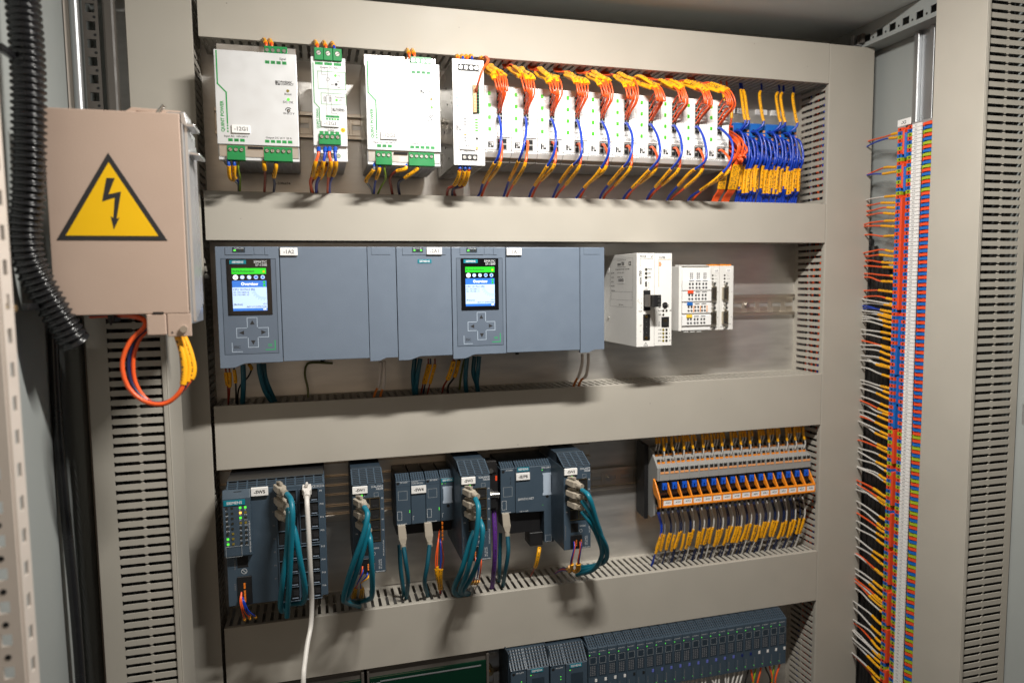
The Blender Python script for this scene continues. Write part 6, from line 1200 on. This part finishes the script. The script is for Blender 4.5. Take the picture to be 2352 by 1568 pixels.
for lab, x0, d in (('left wide interface module of the bottom I/O row', 362, 0), ('right wide interface module of the bottom I/O row', 421.5, 1)):
    r = thing('interface_module', lab, 'interface module', (x0, -104, -578-d*2), 'wide interface modules of the bottom row')
    W = 57
    MB().box(0, 23, 0, 60, -80, -20, NB).box(23.6, W, -.5, 60, -80, -20, NB).box(-2, -.2, 6, 62, -86, 4, 'net_dark').build('housing', r, .6, 1)
    h = MB(); louvre_top(h, 0, 23, 0, 22, -19.6, 1, NB, 5, 7); louvre_top(h, 23.6, W, 0, 22, -19.6, 1, NB, 7, 7); h.box(0, W, 23.6, 60, -19.8, .5, 'net_dark'); h.build('vent_hood', r)
    p = MB(); p.disc(4, -25, 2.2, -.15, 'hole_black'); p.text('BA 2xRJ45', 8, -24.6, 1.8, 'ink_white', wmax=12); p.rect(29, 30.4, -30.4, -29, -.65, 'led_green'); p.rect(32, 33.4, -30.4, -29, -.65, 'led_olive'); p.rect(31, 50, -60, -35, -.6, 'net_dark')
    for k in range(2): p.rect(15, 16.2, -38-k*4, -36.6-k*4, -.15, 'led_green')
    p.build('front_print', r); s = MB(); s.box(29.4, 48, -1.1, -.6, -26.4, -20.6, 'teal_badge'); s.text('SIEMENS', 38.7, -25, 3, 'ink_white', y=-1.2, al='C', bold=True, wmax=16); s.build('maker_badge', r)
rg = random.Random(9)
for i in range(22):
    x0 = 640+i*8.2; c = ['cable_white', 'wire_white', 'cable_white', 'wire_white'][i % 4] if i < 14 else ['wire_earth', 'wire_orange', 'wire_black', 'wire_orange'][i % 4]
    wire('module_wire', '%s wire dangling under the narrow I/O modules at the bottom edge' % {'cable_white': 'thick white', 'wire_white': 'thin white', 'wire_earth': 'yellow green', 'wire_orange': 'orange', 'wire_black': 'black'}[c], 'wire', 'wires under the I/O modules', c, 1.5, [(x0, -92, -650), (x0+rg.uniform(-2, 2), -94, -665), (x0+rg.uniform(-8, 10), -96, -690), (x0+rg.uniform(-14, 14), -90, -730)], n=6, sub=4)
# green windowed breaker boxes at the bottom
for lab, x0, w in (('breaker box with dark green window at the bottom middle', 163, 174), ('breaker box with dark green window at the bottom left, partly hidden by the white cable', -20, 179)):
    r = thing('breaker_box', lab, 'breaker box', (x0, -73, -580), 'breaker boxes with green windows')
    b = MB(); b.box(0, w, 1, 70, -160, 0, 'box_grey'); b.box(0, 3, -3, 1, -160, -1, 'box_grey'); b.box(w-4, w, -3, 1, -160, -1, 'box_grey'); b.build('case', r, .8)
    g = MB(); g.box(3.4, w-4.4, -2.4, .9, -158, -11, 'dark_green_glass'); g.build('window', r, .8)
    MB().box(18, w-12, -3, -2.5, -18.2, -16.6, 'ink_grey').build('window_ridge', r); p = MB(); p.text('Schneider', 5, -21, 3.2, 'ink_white', y=-2.6, wmax=13); p.text('Electric', 9, -24, 2, 'ink_white', y=-2.6, wmax=8); p.build('maker_print', r)
t = thing('brass_stud', 'brass cable stud between the green window box and the I/O modules', 'stud', (345, -30, -628), None)
MB().cyl((0, 0, 0), (0, -14, 0), 7, 'brass', 20).cyl((0, -14, 0), (0, -20, 0), 3, 'brass', 12).build('stud', t, .6); MB().box(-12, 14, -2, 4, 14, 20, 'galvanised').build('plate', t)

# ------------------------------------------------------------------ coloured terminal strip on the right wall
ZT, ZP = 171.4, 5.42
def colour(n):
    if n <= 18 or n >= 84: return ('term_red', 'term_blue', 'term_green')[(n-1) % 3] if n <= 18 else ('term_green', 'term_red', 'term_blue')[(n-84) % 3]
    return ('term_red', 'term_blue')[(n-19) % 2]
CNAME = {'term_red': 'red', 'term_blue': 'blue', 'term_green': 'yellow green'}
FX = 947.0
_tm = {}
def term_mesh(c):
    b = MB(); w = ZP-.35
    # profile seen along z (x away from the viewer towards the wall): stepped block with two funnel faces
    b.box(8, 40, 0, -66, 0, w, c); b.box(1.5, 8, -3, -12, 0, w, c); b.box(1.5, 8, -21, -30, 0, w, c); b.prism([(8, -47), (8, -64), (3, -48)], 'z', .8, w-.8, c)
    b.box(6, 7.9, -48, -66, w-.5, w+.2, c)
    b.cyl((1.4, -7.5, w/2), (1.9, -7.5, w/2), 1.5, 'hole_black', 10); b.cyl((1.4, -25.5, w/2), (1.9, -25.5, w/2), 1.5, 'hole_black', 10)
    b.box(7.4, 8, -56, -66, .4, w-.4, 'hole_black'); b.box(6, 20, 1.5, 0, .2, w-.2, 'wire_white')
    return b
for n in range(1, 158):
    z = ZT-(n-1)*ZP-ZP/2; c = colour(n)
    lab = '%s terminal block with white marker %03d in the right-hand strip' % (CNAME[c], n)
    r = thing('strip_terminal', lab, 'terminal block', (FX, -158, z), 'colour coded terminals of the right-hand strip')
    if c not in _tm: o = term_mesh(c).build('body', r); _tm[c] = o
    else: o = _tm[c].copy(); COL.objects.link(o); o.parent = r
    m = MB(); w = ZP-.5; m.box(0, 2, -31, -47, .1, w, 'tag_white'); MX = Matrix.Translation((-.1, -35, w/2-1.1)) @ Matrix(((0, 0, -1, 0), (-1, 0, 0, 0), (0, 1, 0, 0), (0, 0, 0, 1)))
    m.text('%03d' % n, 0, 0, 2.2, 'ink_grey', M=MX, wmax=8); m.build('marker', r)
for k, (a, e, c, s) in enumerate(((1, 7, 'term_red', 0), (2, 8, 'term_blue', 1), (10, 16, 'term_red', 0), (11, 17, 'term_blue', 1), (19, 49, 'term_red', 0), (52, 59, 'term_blue', 1), (60, 67, 'term_blue', 0), (68, 75, 'term_blue', 1), (76, 82, 'term_blue', 0),
        (83, 92, 'term_red', 0), (95, 104, 'term_red', 0), (107, 116, 'term_red', 0), (118, 127, 'term_red', 0), (130, 139, 'term_red', 0), (141, 150, 'term_red', 0), (153, 157, 'term_red', 0))):
    b = MB(); y = -158-13-s*4; b.box(FX, FX+7.5, y, y-3.6, ZT-e*ZP+1, ZT-(a-1)*ZP-1, c); b.box(FX-.6, FX, y-.8, y-2.6, ZT-e*ZP+3, ZT-(a-1)*ZP-3, c)
    tag(b.build('jumper_bar', None, .4, 1), '%s plug-in jumper bar spanning markers %03d to %03d of the right-hand strip' % (CNAME[c], a, e), 'jumper bar', 'jumper bars of the right-hand strip')
b = MB(); b.box(0, 1.6, -6, -30, 0, 10, 'tag_white'); b.text('-X2', 0, 0, 4.4, 'ink', M=Matrix.Translation((-.1, -13, 2.6)) @ Matrix(((0, 0, -1, 0), (-1, 0, 0, 0), (0, 1, 0, 0), (0, 0, 0, 1))), wmax=10)
o = b.build('name_tag', None, .5, 1); o.location = Vector((950, -152, 176))*MM; tag(o, 'white tag reading -X2 on top of the coloured terminal strip', 'name tag')
t = thing('end_bracket', 'grey end bracket on top of the coloured terminal strip', 'end bracket', (958, -165, 172), None); MB().box(0, 30, -55, 0, 0, 7, 'relay_grey').build('body', t, .8)
rg = random.Random(21)
RZ = RZ+[(rg.uniform(-650, -60), rg.choice('WWRRw')) for _ in range(14)]
for k, (z, c) in enumerate(RZ):
    m = {'R': 'wire_orange', 'B': 'wire_blue', 'W': 'wire_white'}[c.upper()]; nm = {'R': 'orange', 'B': 'blue', 'W': 'white'}[c.upper()]
    num = min(157, max(1, int(round((ZT-z)/ZP+.5)))); y1 = rg.uniform(-6, 6); L = rg.uniform(.62, .76)
    wire('strip_wire', '%s wire entering the terminal marked about %03d of the right-hand strip' % (nm, num), 'wire', 'wires entering the right-hand strip', m, 1.3,
         [(972, -20, z+rg.uniform(-6, 9)), (975, -55, z+2+y1*.8), (968+rg.uniform(-3, 3), -90, z+4+y1*.5+rg.uniform(-2, 2)), (961+rg.uniform(-2, 2), -122, z+3+rg.uniform(-1.5, 1.5)), (956, -146, z+.8), (955, -157, z)],
         [(L, .95, 'sleeve', 2.1)] if c.isupper() else [(.86, .95, 'sleeve', 2.0)], n=7, sub=4)
# irregular cables
for nm, lab, cat, grp, m, r_, pts, sl in WT: wire(nm, lab, cat, grp, m, r_, pts, sl, n=12 if r_ > 2.5 else 8)
